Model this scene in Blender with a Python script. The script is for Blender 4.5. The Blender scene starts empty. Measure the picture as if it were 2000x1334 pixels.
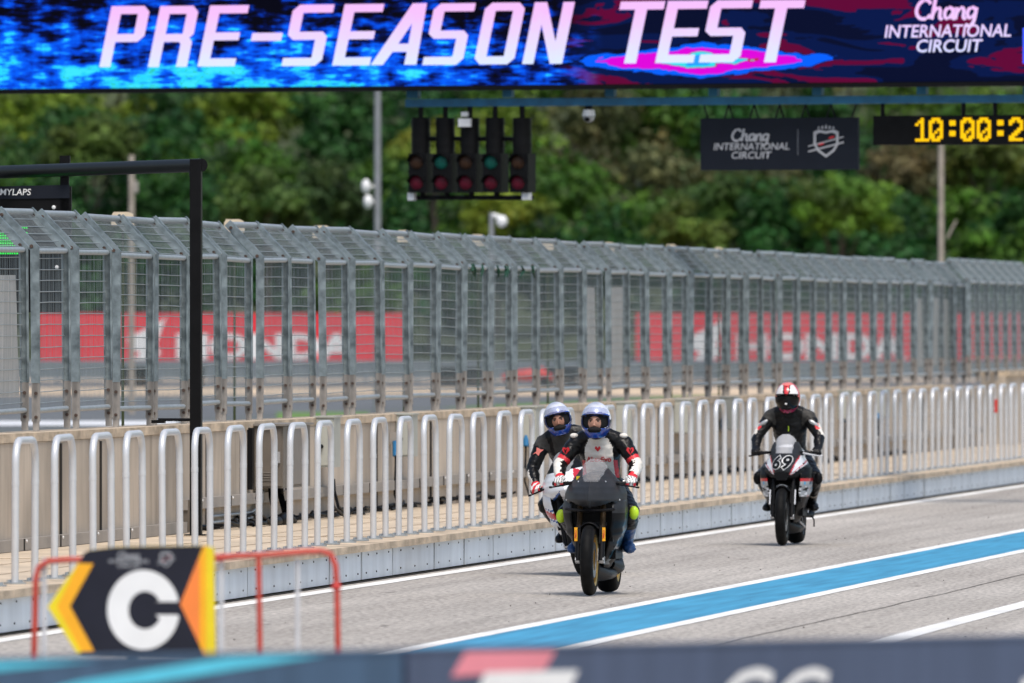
import bpy, bmesh, math, random
import numpy as np
from mathutils import Vector, Matrix, Euler
rad = math.radians; PI = math.pi
sc = bpy.context.scene
COL = sc.collection
# ------------------------------------------------------------------ camera, world, sun, exposure
F = 25000.0; H = 2.27; PY0 = 636.0
TH = math.atan(3070 / F); CT, ST = math.cos(TH), math.sin(TH)
cam = bpy.data.cameras.new("Camera"); camo = bpy.data.objects.new("Camera", cam); COL.objects.link(camo)
camo.location = (0, 0, H); camo.rotation_euler = (PI / 2, 0, TH)
cam.sensor_width = 36; cam.lens = 36 * F / 2000; cam.shift_y = -31 / 2000
cam.clip_start = 1; cam.clip_end = 6000
cam.dof.use_dof = True; cam.dof.focus_distance = 113; cam.dof.aperture_fstop = 5.4
sc.camera = camo
w = bpy.data.worlds.new("World"); sc.world = w; w.use_nodes = True
nt = w.node_tree
sky = nt.nodes.new("ShaderNodeTexSky"); sky.sky_type = 'NISHITA'; sky.sun_disc = False
SUN_EL, SUN_AZ = rad(62), rad(158)     # azimuth measured from +Y clockwise
sky.sun_elevation = SUN_EL; sky.sun_rotation = SUN_AZ; sky.dust_density = 3.0; sky.air_density = 1.2
bg = nt.nodes["Background"]; bg.inputs[1].default_value = 0.125
nt.links.new(sky.outputs[0], bg.inputs[0])
sl = bpy.data.lights.new("sun", 'SUN'); so = bpy.data.objects.new("sun", sl); COL.objects.link(so)
sl.energy = 2.15; sl.angle = rad(24); sl.color = (1.0, 0.95, 0.87)
sdir = Vector((math.sin(SUN_AZ) * math.cos(SUN_EL), math.cos(SUN_AZ) * math.cos(SUN_EL), math.sin(SUN_EL)))
so.rotation_euler = sdir.to_track_quat('Z', 'Y').to_euler(); so.location = (0, 60, 60)
sc.view_settings.view_transform = 'Standard'; sc.view_settings.look = 'None'
sc.view_settings.exposure = 0.35; sc.view_settings.gamma = 1
sc.render.engine = 'CYCLES'
sc.cycles.use_denoising = True
sc.cycles.max_bounces = 6; sc.cycles.transparent_max_bounces = 16
RND = random.Random(7)
# ------------------------------------------------------------------ projection helpers (photo measurements -> real places)
def at(px, py, D):
    r = (px - 1000) / F * D
    return Vector((-ST * D + CT * r, CT * D + ST * r, H - (py - PY0) / F * D))
def ground_at(px, py, z=0.0):
    return at(px, py, (H - z) * F / (py - PY0))
def lane_y(X, px):            # where the plumb plane x = X is seen at image column px
    t = (px - 1000) / F
    # X = D(-ST + CT t)
    D = X / (-ST + CT * t)
    return D * (CT + ST * t), D
# ------------------------------------------------------------------ materials
def pm(name, c, rough=0.55, metal=0.0, var=0.12, scale=6.0, bump=0.0, bscale=60.0, c2=None, stretch=None, detail=4.0, spec=None, coat=0.0):
    m = bpy.data.materials.new(name); m.use_nodes = True
    n, l = m.node_tree.nodes, m.node_tree.links
    b = n["Principled BSDF"]
    b.inputs["Roughness"].default_value = rough; b.inputs["Metallic"].default_value = metal
    if spec is None and max(c) < .06 and not coat: spec = .22
    if spec is not None: b.inputs["Specular IOR Level"].default_value = spec
    if coat: b.inputs["Coat Weight"].default_value = coat; b.inputs["Coat Roughness"].default_value = 0.12
    tc = n.new("ShaderNodeTexCoord"); mp = n.new("ShaderNodeMapping")
    l.new(tc.outputs["Object"], mp.inputs[0])
    if stretch: mp.inputs["Scale"].default_value = stretch
    nz = n.new("ShaderNodeTexNoise"); nz.inputs["Scale"].default_value = scale; nz.inputs["Detail"].default_value = detail
    l.new(mp.outputs[0], nz.inputs[0])
    rp = n.new("ShaderNodeValToRGB")
    a = tuple(max(0, x * (1 - var)) for x in c); d = tuple(x * (1 + var) for x in (c2 or c))
    rp.color_ramp.elements[0].position = 0.32; rp.color_ramp.elements[1].position = 0.68
    rp.color_ramp.elements[0].color = (*a, 1); rp.color_ramp.elements[1].color = (*d, 1)
    l.new(nz.outputs[0], rp.inputs[0]); l.new(rp.outputs[0], b.inputs["Base Color"])
    if bump:
        nb = n.new("ShaderNodeTexNoise"); nb.inputs["Scale"].default_value = bscale; nb.inputs["Detail"].default_value = 3
        l.new(mp.outputs[0], nb.inputs[0])
        bp = n.new("ShaderNodeBump"); bp.inputs["Strength"].default_value = bump; bp.inputs["Distance"].default_value = 0.02
        l.new(nb.outputs[0], bp.inputs["Height"]); l.new(bp.outputs[0], b.inputs["Normal"])
    return m
def emat(name, c, s=1.0):
    m = bpy.data.materials.new(name); m.use_nodes = True
    b = m.node_tree.nodes["Principled BSDF"]
    b.inputs["Base Color"].default_value = (0.01, 0.01, 0.01, 1); b.inputs["Specular IOR Level"].default_value = .05
    b.inputs["Emission Color"].default_value = (*c, 1); b.inputs["Emission Strength"].default_value = s
    return m
def ramp_nodes(m):
    return m.node_tree.nodes, m.node_tree.links, m.node_tree.nodes["Principled BSDF"]
M = {}
# asphalt: fine aggregate speckle plus long worn streaks along the lane
def asphalt(name, base):
    m = bpy.data.materials.new(name); m.use_nodes = True; n, l, b = ramp_nodes(m)
    b.inputs["Roughness"].default_value = 0.85
    tc = n.new("ShaderNodeTexCoord")
    def noise(sc_, stretch, det=3):
        mp = n.new("ShaderNodeMapping"); mp.inputs["Scale"].default_value = stretch; l.new(tc.outputs["Object"], mp.inputs[0])
        z = n.new("ShaderNodeTexNoise"); z.inputs["Scale"].default_value = sc_; z.inputs["Detail"].default_value = det; l.new(mp.outputs[0], z.inputs[0]); return z
    def ramp(z, p0, c0, p1, c1):
        r = n.new("ShaderNodeValToRGB"); r.color_ramp.elements[0].position = p0; r.color_ramp.elements[1].position = p1
        r.color_ramp.elements[0].color = (*c0, 1); r.color_ramp.elements[1].color = (*c1, 1); l.new(z.outputs[0], r.inputs[0]); return r
    def mul(a, b_, f=1.0):
        x = n.new("ShaderNodeMixRGB"); x.blend_type = 'MULTIPLY'; x.inputs[0].default_value = f
        l.new(a.outputs[0], x.inputs[1]); l.new(b_.outputs[0], x.inputs[2]); return x
    speck = ramp(noise(26, (1, .16, 1), 4), .36, tuple(v * .72 for v in base), .64, tuple(v * 1.25 for v in base))
    streak = ramp(noise(1.6, (1.6, .05, 1), 5), .35, (.87, .86, .85), .62, (1.04, 1.03, 1.02))
    patch = ramp(noise(.35, (1, .3, 1), 4), .35, (.88, .87, .86), .65, (1.05, 1.05, 1.05))
    o = mul(mul(speck, streak), patch)
    # dark tar crack specks
    rub = ramp(noise(2.6, (1.0, .012, 1), 4), .40, (.89, .885, .88), .55, (1.02, 1.02, 1.02)); o = mul(o, rub)
    cr = ramp(noise(5.0, (1, .12, 1), 2), .27, (.45, .43, .42), .31, (1, 1, 1))
    o = mul(o, cr, .7)
    l.new(o.outputs[0], b.inputs["Base Color"])
    return m
M['asphalt'] = asphalt('asphalt', (.415, .385, .350))
M['track'] = asphalt('track_asphalt', (.12, .13, .14))
M['paintwhite'] = pm('road_paint_white', (.78, .77, .74), .7, var=.14, scale=3, stretch=(1, .2, 1))
M['paintblue'] = pm('road_paint_blue', (.035, .25, .43), .6, var=.14, scale=3.0, stretch=(2.5, .12, 1), c2=(.045, .285, .47), detail=8)
M['walk'] = pm('walkway_concrete', (.54, .44, .325), .85, var=.14, scale=2.5, stretch=(1, .4, 1), bump=.3, bscale=40)
M['coping'] = pm('coping_concrete', (.50, .40, .29), .9, var=.35, scale=5, stretch=(1, .5, 1), bump=.4, bscale=40)
M['kerbmetal'] = pm('kerb_sheet_metal', (.64, .70, .76), .55, metal=.0, var=.1, scale=2.5, stretch=(1, 1.2, .5), detail=7)
M['black'] = pm('black_paint', (.006, .006, .007), .45, var=.2, spec=.12)
M['rubber'] = pm('black_rubber', (.012, .012, .012), .6, var=.3)
M['galv'] = pm('galvanised_steel', (.15, .19, .21), .5, metal=.3, var=.35, scale=9, c2=(.22, .265, .285))
M['galvlight'] = pm('galvanised_tube', (.33, .365, .39), .45, metal=.3, var=.1, scale=10)
M['worn'] = pm('worn_steel_foot', (.29, .27, .25), .65, metal=.15, var=.4, scale=12, stretch=(1, 1, .3))
M['rust'] = pm('rusty_bolt', (.07, .045, .035), .8, var=.6, scale=25)
M['wire'] = pm('mesh_wire', (.27, .31, .325), .5, metal=.3, var=.1)
M['sheet'] = pm('grey_cover_sheet', (.52, .50, .48), .7, var=.12, scale=2, stretch=(1, 1, .4))
M['hoop'] = pm('hoop_white_silver', (.62, .63, .65), .36, metal=.3, var=.05, scale=6)
M['strap'] = pm('strap_green', (.01, .05, .03), .6)
def concrete_wall():
    m = bpy.data.materials.new('wall_concrete'); m.use_nodes = True; n, l, b = ramp_nodes(m); b.inputs["Roughness"].default_value = .9
    tc = n.new("ShaderNodeTexCoord")
    def nz(s, st, d=4):
        mp = n.new("ShaderNodeMapping"); mp.inputs["Scale"].default_value = st; l.new(tc.outputs["Object"], mp.inputs[0])
        z = n.new("ShaderNodeTexNoise"); z.inputs["Scale"].default_value = s; z.inputs["Detail"].default_value = d; l.new(mp.outputs[0], z.inputs[0]); return z
    def rp(z, e):
        r = n.new("ShaderNodeValToRGB")
        r.color_ramp.elements[0].position = e[0][0]; r.color_ramp.elements[0].color = (*e[0][1], 1)
        r.color_ramp.elements[1].position = e[1][0]; r.color_ramp.elements[1].color = (*e[1][1], 1)
        l.new(z.outputs[0], r.inputs[0]); return r
    a = rp(nz(4, (1, .6, .12), 6), [(.3, (.42, .36, .295)), (.7, (.60, .525, .435))])
    c = rp(nz(1.1, (1, .5, .5), 5), [(.36, (.70, .69, .68)), (.62, (1.04, 1.02, 1.0))])
    d = rp(nz(9, (1, .8, .05), 3), [(.30, (.55, .53, .5)), (.42, (1, 1, 1))])
    x = n.new("ShaderNodeMixRGB"); x.blend_type = 'MULTIPLY'; x.inputs[0].default_value = 1; l.new(a.outputs[0], x.inputs[1]); l.new(c.outputs[0], x.inputs[2])
    y = n.new("ShaderNodeMixRGB"); y.blend_type = 'MULTIPLY'; y.inputs[0].default_value = .6; l.new(x.outputs[0], y.inputs[1]); l.new(d.outputs[0], y.inputs[2])
    l.new(y.outputs[0], b.inputs["Base Color"]); return m
M['concrete'] = concrete_wall()
M['joint'] = pm('dark_joint', (.03, .027, .024), .9)
M['trunk'] = pm('trunking_grey', (.33, .30, .27), .6, metal=.2, var=.1, scale=3)
M['cabinet'] = pm('cabinet_taupe', (.135, .115, .095), .5, var=.08)
M['cabinet2'] = pm('cabinet_taupe_side', (.20, .18, .16), .5, var=.08)
M['boxgrey'] = pm('junction_box_grey', (.40, .41, .37), .5, var=.06)
M['socketblue'] = pm('socket_blue', (.02, .16, .36), .4)
M['white'] = pm('white_paint', (.78, .78, .78), .4, var=.04)
M['red'] = pm('red_paint', (.55, .035, .03), .4, var=.12)
M['redtube'] = pm('red_tube_paint', (.50, .055, .035), .42, var=.15, scale=20)
M['whitish'] = pm('frosted_tube', (.62, .63, .66), .5, var=.08)
M['navy'] = pm('sign_navy', (.016, .017, .028), .45, var=.1)
M['amber'] = pm('sign_amber', (.88, .40, .008), .45, var=.04)
M['orange'] = pm('sign_orange', (.86, .22, .04), .45, var=.04)
M['yellow'] = pm('sign_yellow', (.78, .60, .01), .45, var=.05)
M['slate'] = pm('barrier_slate', (.065, .088, .15), .5, var=.14, scale=2, stretch=(4, 4, .3))
M['slateblue'] = pm('barrier_slate_blue', (.05, .095, .165), .5, var=.14, scale=2, stretch=(4, 4, .3))
M['cyan'] = pm('barrier_cyan', (.10, .56, .74), .45, var=.06)
M['palepink'] = pm('print_red_pink', (.72, .24, .29), .5, var=.12, scale=2)
M['bannernavy'] = pm('banner_navy', (.007, .010, .018), .6, var=.08)
M['bannergrey'] = pm('banner_print_grey', (.42, .43, .46), .6, var=.06)
M['hredge'] = pm('banner_print_dim', (.10, .11, .13), .6)
M['blueSteel'] = pm('gantry_blue', (.012, .13, .27), .45, var=.2, scale=5)
M['darklens'] = pm('lens_amber_dark', (.045, .022, .013), .4, var=.3, scale=40, spec=.15)
M['greenlens'] = pm('lens_green_dark', (.007, .085, .066), .4, var=.3, scale=40, spec=.15)
M['redlens'] = pm('lens_red_dark', (.10, .008, .02), .4, var=.3, scale=40, spec=.15)
M['polegrey'] = pm('pole_grey', (.27, .28, .30), .5, metal=.3, var=.08)
M['poleconc'] = pm('pole_concrete', (.36, .31, .26), .85, var=.15)
M['cream'] = pm('cream_cap', (.66, .55, .40), .7, var=.1)
M['hoardred'] = pm('hoarding_red', (.74, .028, .045), .55, var=.06, scale=.6)
M['hoardwhite'] = pm('hoarding_white', (.80, .80, .80), .55, var=.04)
M['gravel'] = pm('gravel_tan', (.55, .42, .29), .95, var=.25, scale=.5)
M['grass'] = pm('grass_green', (.10, .19, .035), .95, var=.35, scale=.5)
M['dirt'] = pm('undergrowth_ground', (.045, .06, .02), .95, var=.4, scale=.4)
M['guard'] = pm('guard_rail_steel', (.22, .25, .28), .5, metal=.3, var=.1)
M['kerbpaint'] = pm('track_edge_white', (.75, .76, .78), .7, var=.08)
M['tyre'] = pm('tyre_rubber', (.006, .006, .0062), .6, var=.35, scale=18, spec=.10)
M['gold'] = pm('rim_gold', (.52, .34, .10), .35, metal=.7, var=.08)
M['forkgold'] = pm('fork_gold_shaded', (.034, .019, .006), .45, metal=.2)  # shade from the cowl is put into this gold, hence so dark
M['blackrim'] = pm('rim_black', (.015, .015, .017), .35, var=.1)
M['alloy'] = pm('alloy_silver', (.55, .56, .58), .35, metal=.7, var=.1, scale=30)
M['steeldisc'] = pm('disc_steel', (.28, .28, .29), .35, metal=.8, var=.1, scale=40)
M['mattblack'] = pm('fairing_matt_black', (.026, .027, .030), .42, var=.18, scale=7, bump=.04, bscale=8)
M['satinblack'] = pm('satin_black', (.006, .006, .007), .42, var=.2, spec=.13)
M['teal'] = pm('fairing_teal_blue', (.012, .05, .075), .3, var=.3, scale=5, coat=.3)
M['bikewhite'] = pm('fairing_white', (.74, .76, .80), .3, var=.05, coat=.4)
M['bikered'] = pm('fairing_red', (.52, .012, .022), .3, var=.08, coat=.4)
M['bikeblue'] = pm('fairing_blue', (.015, .09, .34), .3, var=.08, coat=.4)
M['bikegrey'] = pm('fairing_silver_grey', (.36, .38, .40), .35, var=.12, scale=14, coat=.3)
M['stickblue'] = pm('sticker_light_blue', (.06, .36, .62), .4)
M['leather'] = pm('suit_leather_black', (.0055, .0055, .0062), .34, var=.35, scale=9, bump=.5, bscale=14)
M['leathergrey'] = pm('suit_panel_charcoal', (.045, .043, .04), .5, var=.3, scale=9, bump=.5, bscale=22)
M['leatherwhite'] = pm('suit_panel_offwhite', (.72, .68, .62), .5, var=.12, scale=9, bump=.4, bscale=18)
M['suitred'] = pm('suit_red', (.62, .02, .03), .45, var=.12, scale=9, bump=.2, bscale=18)
M['suitblue'] = pm('boot_blue', (.02, .06, .17), .35, var=.3, scale=18, bump=.2, bscale=20)
M['neon'] = pm('knee_pad_neon', (.50, .72, .02), .4, var=.12, scale=16)
M['silverpad'] = pm('shoulder_pad_silver', (.40, .41, .42), .35, metal=.5, var=.15)
M['skin'] = pm('skin', (.40, .21, .145), .55, var=.12, scale=16)
M['skin2'] = pm('skin_tan', (.32, .15, .10), .55, var=.12, scale=16)
M['hair'] = pm('dark_brow', (.012, .009, .008), .7)
M['eyewhite'] = pm('eye_white', (.30, .26, .24), .3)
M['helmpale'] = pm('helmet_pale_blue', (.52, .55, .66), .2, metal=.05, var=.22, scale=8, c2=(.70, .72, .79), coat=.6)
M['helmblue'] = pm('helmet_blue', (.012, .055, .32), .2, var=.25, scale=9, coat=.6)
M['helmnavy'] = pm('helmet_navy', (.008, .018, .09), .2, var=.25, scale=9, coat=.6)
M['helmwhite'] = pm('helmet_white', (.74, .72, .70), .25, var=.05, coat=.5)
M['helmred'] = pm('helmet_red', (.62, .02, .03), .25, var=.1, coat=.5)
M['helmpink'] = pm('helmet_coral', (.75, .20, .17), .25, var=.15, coat=.5)
M['helmmag'] = pm('helmet_magenta', (.42, .02, .10), .25, var=.6, scale=22, coat=.5)
M['visor'] = pm('visor_dark', (.003, .003, .004), .16, var=.1, spec=.25)
M['liner'] = pm('helmet_liner', (.008, .008, .009), .8)
M['taperred'] = M['red']
def clear_glass(name, tint, fac=.14):
    m = bpy.data.materials.new(name); m.use_nodes = True; n, l = m.node_tree.nodes, m.node_tree.links
    n.remove(n["Principled BSDF"]); out = n["Material Output"]
    t = n.new("ShaderNodeBsdfTransparent"); t.inputs[0].default_value = (*tint, 1)
    d = n.new("ShaderNodeBsdfPrincipled"); d.inputs["Base Color"].default_value = (.6, .6, .62, 1); d.inputs["Roughness"].default_value = .08
    lw = n.new("ShaderNodeLayerWeight"); lw.inputs[0].default_value = .35
    ma = n.new("ShaderNodeMath"); ma.operation = 'MULTIPLY_ADD'; ma.inputs[1].default_value = .45; ma.inputs[2].default_value = fac
    nz = n.new("ShaderNodeTexNoise"); nz.inputs["Scale"].default_value = 12
    mx = n.new("ShaderNodeMixShader"); l.new(lw.outputs["Facing"], ma.inputs[0]); l.new(ma.outputs[0], mx.inputs[0])
    l.new(t.outputs[0], mx.inputs[1]); l.new(d.outputs[0], mx.inputs[2]); l.new(mx.outputs[0], out.inputs[0])
    return m
M['screen'] = clear_glass('windscreen_clear', (.95, .92, .93), .10)
# ------------------------------------------------------------------ mesh builder
class MB:
    def __init__(s): s.v = []; s.f = []; s.m = []
    def add(s, vs, fs, mat=0):
        o = len(s.v); s.v += [tuple(v) for v in vs]
        s.f += [tuple(i + o for i in f) for f in fs]; s.m += [mat] * len(fs)
    def box(s, c, d, mat=0, R=None):
        c = Vector(c); hx, hy, hz = d[0] / 2, d[1] / 2, d[2] / 2
        vs = [Vector((x, y, z)) for x in (-hx, hx) for y in (-hy, hy) for z in (-hz, hz)]
        if R is not None: vs = [R @ v for v in vs]
        s.add([c + v for v in vs], [(0, 1, 3, 2), (4, 6, 7, 5), (0, 4, 5, 1), (2, 3, 7, 6), (0, 2, 6, 4), (1, 5, 7, 3)], mat)
    def rings(s, rings, mat=0, cap=True, closed=True):
        n = len(rings[0]); vs = [p for r in rings for p in r]; fs = []
        for i in range(len(rings) - 1):
            for j in range(n if closed else n - 1):
                k = (j + 1) % n
                fs.append((i * n + j, i * n + k, (i + 1) * n + k, (i + 1) * n + j))
        if cap and closed:
            fs.append(tuple(reversed(range(n)))); fs.append(tuple((len(rings) - 1) * n + j for j in range(n)))
        s.add(vs, fs, mat)
    def tube(s, pts, r, seg=8, mat=0, ref=(1, 0, 0), closed=False):
        pts = [Vector(p) for p in pts]; n = len(pts); rr = r if isinstance(r, (list, tuple)) and len(r) == n else [r] * n
        out = []; ref = Vector(ref)
        for i, p in enumerate(pts):
            t = (pts[min(i + 1, n - 1)] - pts[max(i - 1, 0)]).normalized()
            a = ref - t * ref.dot(t)
            if a.length < 1e-4: a = Vector((0, 1, 0)) - t * t.y
            a.normalize(); b = t.cross(a)
            q = rr[i]; ra, rb = q if isinstance(q, (tuple, list)) else (q, q)
            out.append([p + a * (ra * math.cos(2 * PI * k / seg)) + b * (rb * math.sin(2 * PI * k / seg)) for k in range(seg)])
        s.rings(out, mat)
    def ell(s, c, r, mat=0, nu=16, nv=10, R=None):
        c = Vector(c); vs = []; fs = []
        for i in range(nv + 1):
            t = PI * i / nv
            for j in range(nu):
                u = 2 * PI * j / nu
                p = Vector((r[0] * math.sin(t) * math.cos(u), r[1] * math.sin(t) * math.sin(u), r[2] * math.cos(t)))
                vs.append(c + (R @ p if R is not None else p))
        for i in range(nv):
            for j in range(nu):
                k = (j + 1) % nu; fs.append((i * nu + j, (i + 1) * nu + j, (i + 1) * nu + k, i * nu + k))
        s.add(vs, fs, mat)
    def lathe_x(s, prof, c, seg=40, mat=0, closed=True):   # prof: (x, radius) loop, revolved round the x axis at c
        c = Vector(c); n = len(prof); vs = []; fs = []
        for k in range(seg):
            a = 2 * PI * k / seg
            for (x, r) in prof: vs.append(c + Vector((x, r * math.cos(a), r * math.sin(a))))
        for k in range(seg):
            k2 = (k + 1) % seg
            for j in range(n if closed else n - 1):
                j2 = (j + 1) % n; fs.append((k * n + j, k * n + j2, k2 * n + j2, k2 * n + j))
        s.add(vs, fs, mat)
    def prism(s, poly, y0, y1, mat=0, matside=None):   # poly in x,z facing -y, from y0 (front) to y1
        n = len(poly)
        A = sum(poly[i][0] * poly[(i + 1) % n][1] - poly[(i + 1) % n][0] * poly[i][1] for i in range(n))
        if A < 0: poly = poly[::-1]
        vs = [(x, y0, z) for x, z in poly] + [(x, y1, z) for x, z in poly]
        s.add(vs, [tuple(range(n))], mat)
        s.add(vs, [tuple(reversed(range(n, 2 * n)))] + [(i, n + i, n + (i + 1) % n, (i + 1) % n) for i in range(n)], mat if matside is None else matside)
    def build(s, name, mats, parent=None, smooth=None, loc=None):
        me = bpy.data.meshes.new(name); me.from_pydata(s.v, [], s.f)
        for m in (mats if isinstance(mats, (list, tuple)) else [mats]): me.materials.append(m)
        if any(s.m): me.polygons.foreach_set('material_index', s.m)
        me.validate(); me.update()
        if smooth is not None:
            me.polygons.foreach_set('use_smooth', [True] * len(me.polygons)); me.set_sharp_from_angle(angle=rad(smooth))
        o = bpy.data.objects.new(name, me); COL.objects.link(o)
        if parent is not None: o.parent = parent
        if loc is not None: o.location = loc
        return o
def from_mesh(name, me, mats, parent=None):
    me.name = name; me.materials.clear()
    for m in (mats if isinstance(mats, (list, tuple)) else [mats]): me.materials.append(m)
    o = bpy.data.objects.new(name, me); COL.objects.link(o)
    if parent is not None: o.parent = parent
    return o
def eval_mesh(ob):
    dg = bpy.context.evaluated_depsgraph_get(); dg.update()
    return bpy.data.meshes.new_from_object(ob.evaluated_get(dg))
def text_mesh(s, size, shear=0.0, offset=0.0, extrude=0.0, spacing=1.0, align='CENTER'):
    cu = bpy.data.curves.new('text', 'FONT'); cu.body = s; cu.size = size; cu.shear = shear; cu.offset = offset
    cu.extrude = extrude; cu.space_character = spacing; cu.align_x = align; cu.resolution_u = 3
    o = bpy.data.objects.new('text', cu); COL.objects.link(o); bpy.context.view_layer.update()
    me = eval_mesh(o); bpy.data.objects.remove(o); bpy.data.curves.remove(cu); return me
def loops_mesh(loops):
    cu = bpy.data.curves.new('shape', 'CURVE'); cu.dimensions = '2D'; cu.fill_mode = 'BOTH'
    for lp in loops:
        sp = cu.splines.new('POLY'); sp.points.add(len(lp) - 1)
        for p, q in zip(sp.points, lp): p.co = (q[0], q[1], 0, 1)
        sp.use_cyclic_u = True
    o = bpy.data.objects.new('shape', cu); COL.objects.link(o); bpy.context.view_layer.update()
    me = eval_mesh(o); bpy.data.objects.remove(o); bpy.data.curves.remove(cu); return me
UP = Matrix.Rotation(PI / 2, 4, 'X')          # drawing plane xy -> upright xz facing -y
def xform(me, fn):
    for v in me.vertices: v.co = fn(v.co.copy())
    me.update(); return me
def tag(o, label=None, cat=None, group=None, kind=None):
    if label: o['label'] = label
    if cat: o['category'] = cat
    if group: o['group'] = group
    if kind: o['kind'] = kind
    return o
def empty(name, loc=(0, 0, 0), rz=0.0, label=None, cat=None, group=None):
    o = bpy.data.objects.new(name, None); COL.objects.link(o); o.location = loc; o.rotation_euler = (0, 0, rz)
    o.empty_display_size = .2
    return tag(o, label, cat, group)
def copy_tree(o, parent=None):
    c = o.copy(); COL.objects.link(c)
    if parent is not None: c.parent = parent
    for ch in list(o.children): copy_tree(ch, c)
    return c
ORD = ['first', 'second', 'third', 'fourth', 'fifth', 'sixth', 'seventh', 'eighth', 'ninth', 'tenth', 'eleventh', 'twelfth', 'thirteenth',
       'fourteenth', 'fifteenth', 'sixteenth', 'seventeenth', 'eighteenth', 'nineteenth', 'twentieth', 'twenty-first', 'twenty-second',
       'twenty-third', 'twenty-fourth', 'twenty-fifth', 'twenty-sixth']
def sheet(name, pts, z, m, kind='structure'):
    mb = MB(); mb.add([(p[0], p[1], z) for p in pts], [tuple(range(len(pts)))]); o = mb.build(name, m); o['kind'] = kind; return o
# ------------------------------------------------------------------ ground, lane, markings
sheet('ground', [(-900, -60), (400, -60), (400, 1500), (-900, 1500)], -.012, M['grass'])
sheet('pit_lane', [(-15.15, -10), (12, -10), (12, 330), (-15.15, 330)], 0, M['asphalt'])
def strip(name, x0, x1, m, z=.004, y0=-5, y1=325):
    return sheet(name, [(x0, y0), (x1, y0), (x1, y1), (x0, y1)], z, m)
strip('lane_edge_line', -14.99, -14.80, M['paintwhite'])
strip('blue_lane_strip', -11.58, -10.68, M['paintblue'])
strip('blue_strip_border', -11.74, -11.585, M['paintwhite'])
strip('blue_strip_border', -10.675, -10.52, M['paintwhite'])
strip('garage_line', -8.66, -8.46, M['paintwhite'])
mb = MB(); rr = random.Random(3); xs = []
y = 60.0
while y < 190:
    xs.append((-9.63 + .05 * math.sin(y * .13) + rr.uniform(-.015, .015), y)); y += 1.2
mb.add([(x - .008, y, .004) for x, y in xs] + [(x + .008, y, .004) for x, y in xs], [(i, i + 1, len(xs) + i + 1, len(xs) + i) for i in range(len(xs) - 1)])
mb.build('asphalt_crack', pm('crack_filler', (.15, .135, .12), .9, var=.5, scale=8))['kind'] = 'structure'
# small grit lying on the lane
mb = MB()
for i in range(110):
    x, y = rr.uniform(-14.6, -7), rr.uniform(85, 180); r = rr.uniform(.003, .008)
    mb.ell((x, y, r * .5), (r, r * rr.uniform(.8, 2), r * .7), nu=6, nv=4)
g = mb.build('road_grit', M['joint']); tag(g, 'dark grit and rubber crumbs scattered over the pit lane', 'grit', kind='stuff')
ZP = .33
# kerb: coping slab, sheet metal plates with gaps, dark footing
mb = MB()
mb.box((-15.30, 155, ZP - .03), (.42, 350, .06), 0)
y = -18.0; rr = random.Random(5)
while y < 328:
    L = rr.choice([2.1, 2.2, 2.25, 2.9, 1.9]); g = .014
    mb.box((-15.148 + rr.uniform(-.004, .003), y + L / 2, .150), (.012, L - .09, .262), 1, Matrix.Rotation(rr.uniform(-.003, .003), 3, 'Z'))
    for zz in (.075, .235):
        for k in range(3):
            mb.ell((-15.14, y + L * (.15 + .35 * k) + rr.uniform(-.1, .1), zz), (.006, .009, .009), 2, 6, 4)
    y += L
mb.box((-15.172, 155, .14), (.03, 350, .256), 2)
mb.box((-15.125, 155, .004), (.05, 350, .008), 2)
k = mb.build('kerb', [M['coping'], M['kerbmetal'], M['joint']]); k['kind'] = 'structure'
# walkway: concrete flags with joints
mb = MB(); rr = random.Random(9)
mb.add([(-15.51, -20, ZP), (-15.51, 330, ZP), (-17.66, 330, ZP), (-17.66, -20, ZP)], [(0, 1, 2, 3)])
mb.box((-16.585, 155, ZP / 2 - .02), (2.15, 350, ZP - .06), 0)
for x in (-16.1, -16.75): mb.box((x, 155, ZP + .001), (.018, 350, .006), 1)
y = 60.
while y < 240: mb.box((-16.585, y, ZP + .001), (2.1, .014, .0065), 1); y += 11.3
o = mb.build('walkway', [M['walk'], pm('walkway_joint', (.34, .26, .18), .9)]); o['kind'] = 'structure'
# concrete pit wall
XW = -17.66; ZW = 1.34
root = empty('pit_wall', (XW, 0, ZP), label='long beige concrete pit wall behind the white hoops, carrying the mesh fence', cat='wall')
mb = MB(); y = -20.0; rr = random.Random(11); D0 = []
edges = [lane_y(XW, p)[0] for p in (118, 196, 274, 346, 402, 470, 558, 615, 735)]
ys = [-20, 40, 60, 80, 95] + edges
while ys[-1] < 205: ys.append(ys[-1] + rr.choice([2.4, 3.0, 3.0, 4.4]))
for a, b in zip(ys, ys[1:]):
    jit = rr.uniform(-.006, .006)
    mb.box((-.2 + jit, (a + b) / 2, .465), (.4, b - a - .05, .93), 0)
mb.box((-.22, (ys[-1] - 20) / 2, .45), (.36, ys[-1] + 20, .85), 1)
for b in ys[5:-1]: mb.box((.0045, b, .455), (.012, .085 + rr.uniform(-.02, .02), .90), 1, Matrix.Rotation(rr.uniform(-.004, .004), 3, 'X'))
yc = -20.0
while yc < ys[-1] - 8:
    L = rr.uniform(6.5, 9)
    mb.box((-.197 + rr.uniform(-.004, .004), yc + L / 2, ZW - ZP - .0385), (.42, L - .02, .077), 2); yc += L
mb.build('wall_block', [M['concrete'], M['joint'], M['coping']], root)
# second, farther wall stretch
root = empty('pit_wall', (XW + .35, ys[-1] + .3, ZP), label='far concrete wall stretch beyond the step in the mesh fence, at the right edge', cat='wall')
mb = MB(); mb.box((-.2, 40, .56), (.4, 80, 1.12), 0); mb.box((-.2, 40, 1.16), (.5, 80, .08), 1); mb.build('wall_block', [M['concrete'], M['coping']], root)
YEND = ys[-1]
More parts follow.
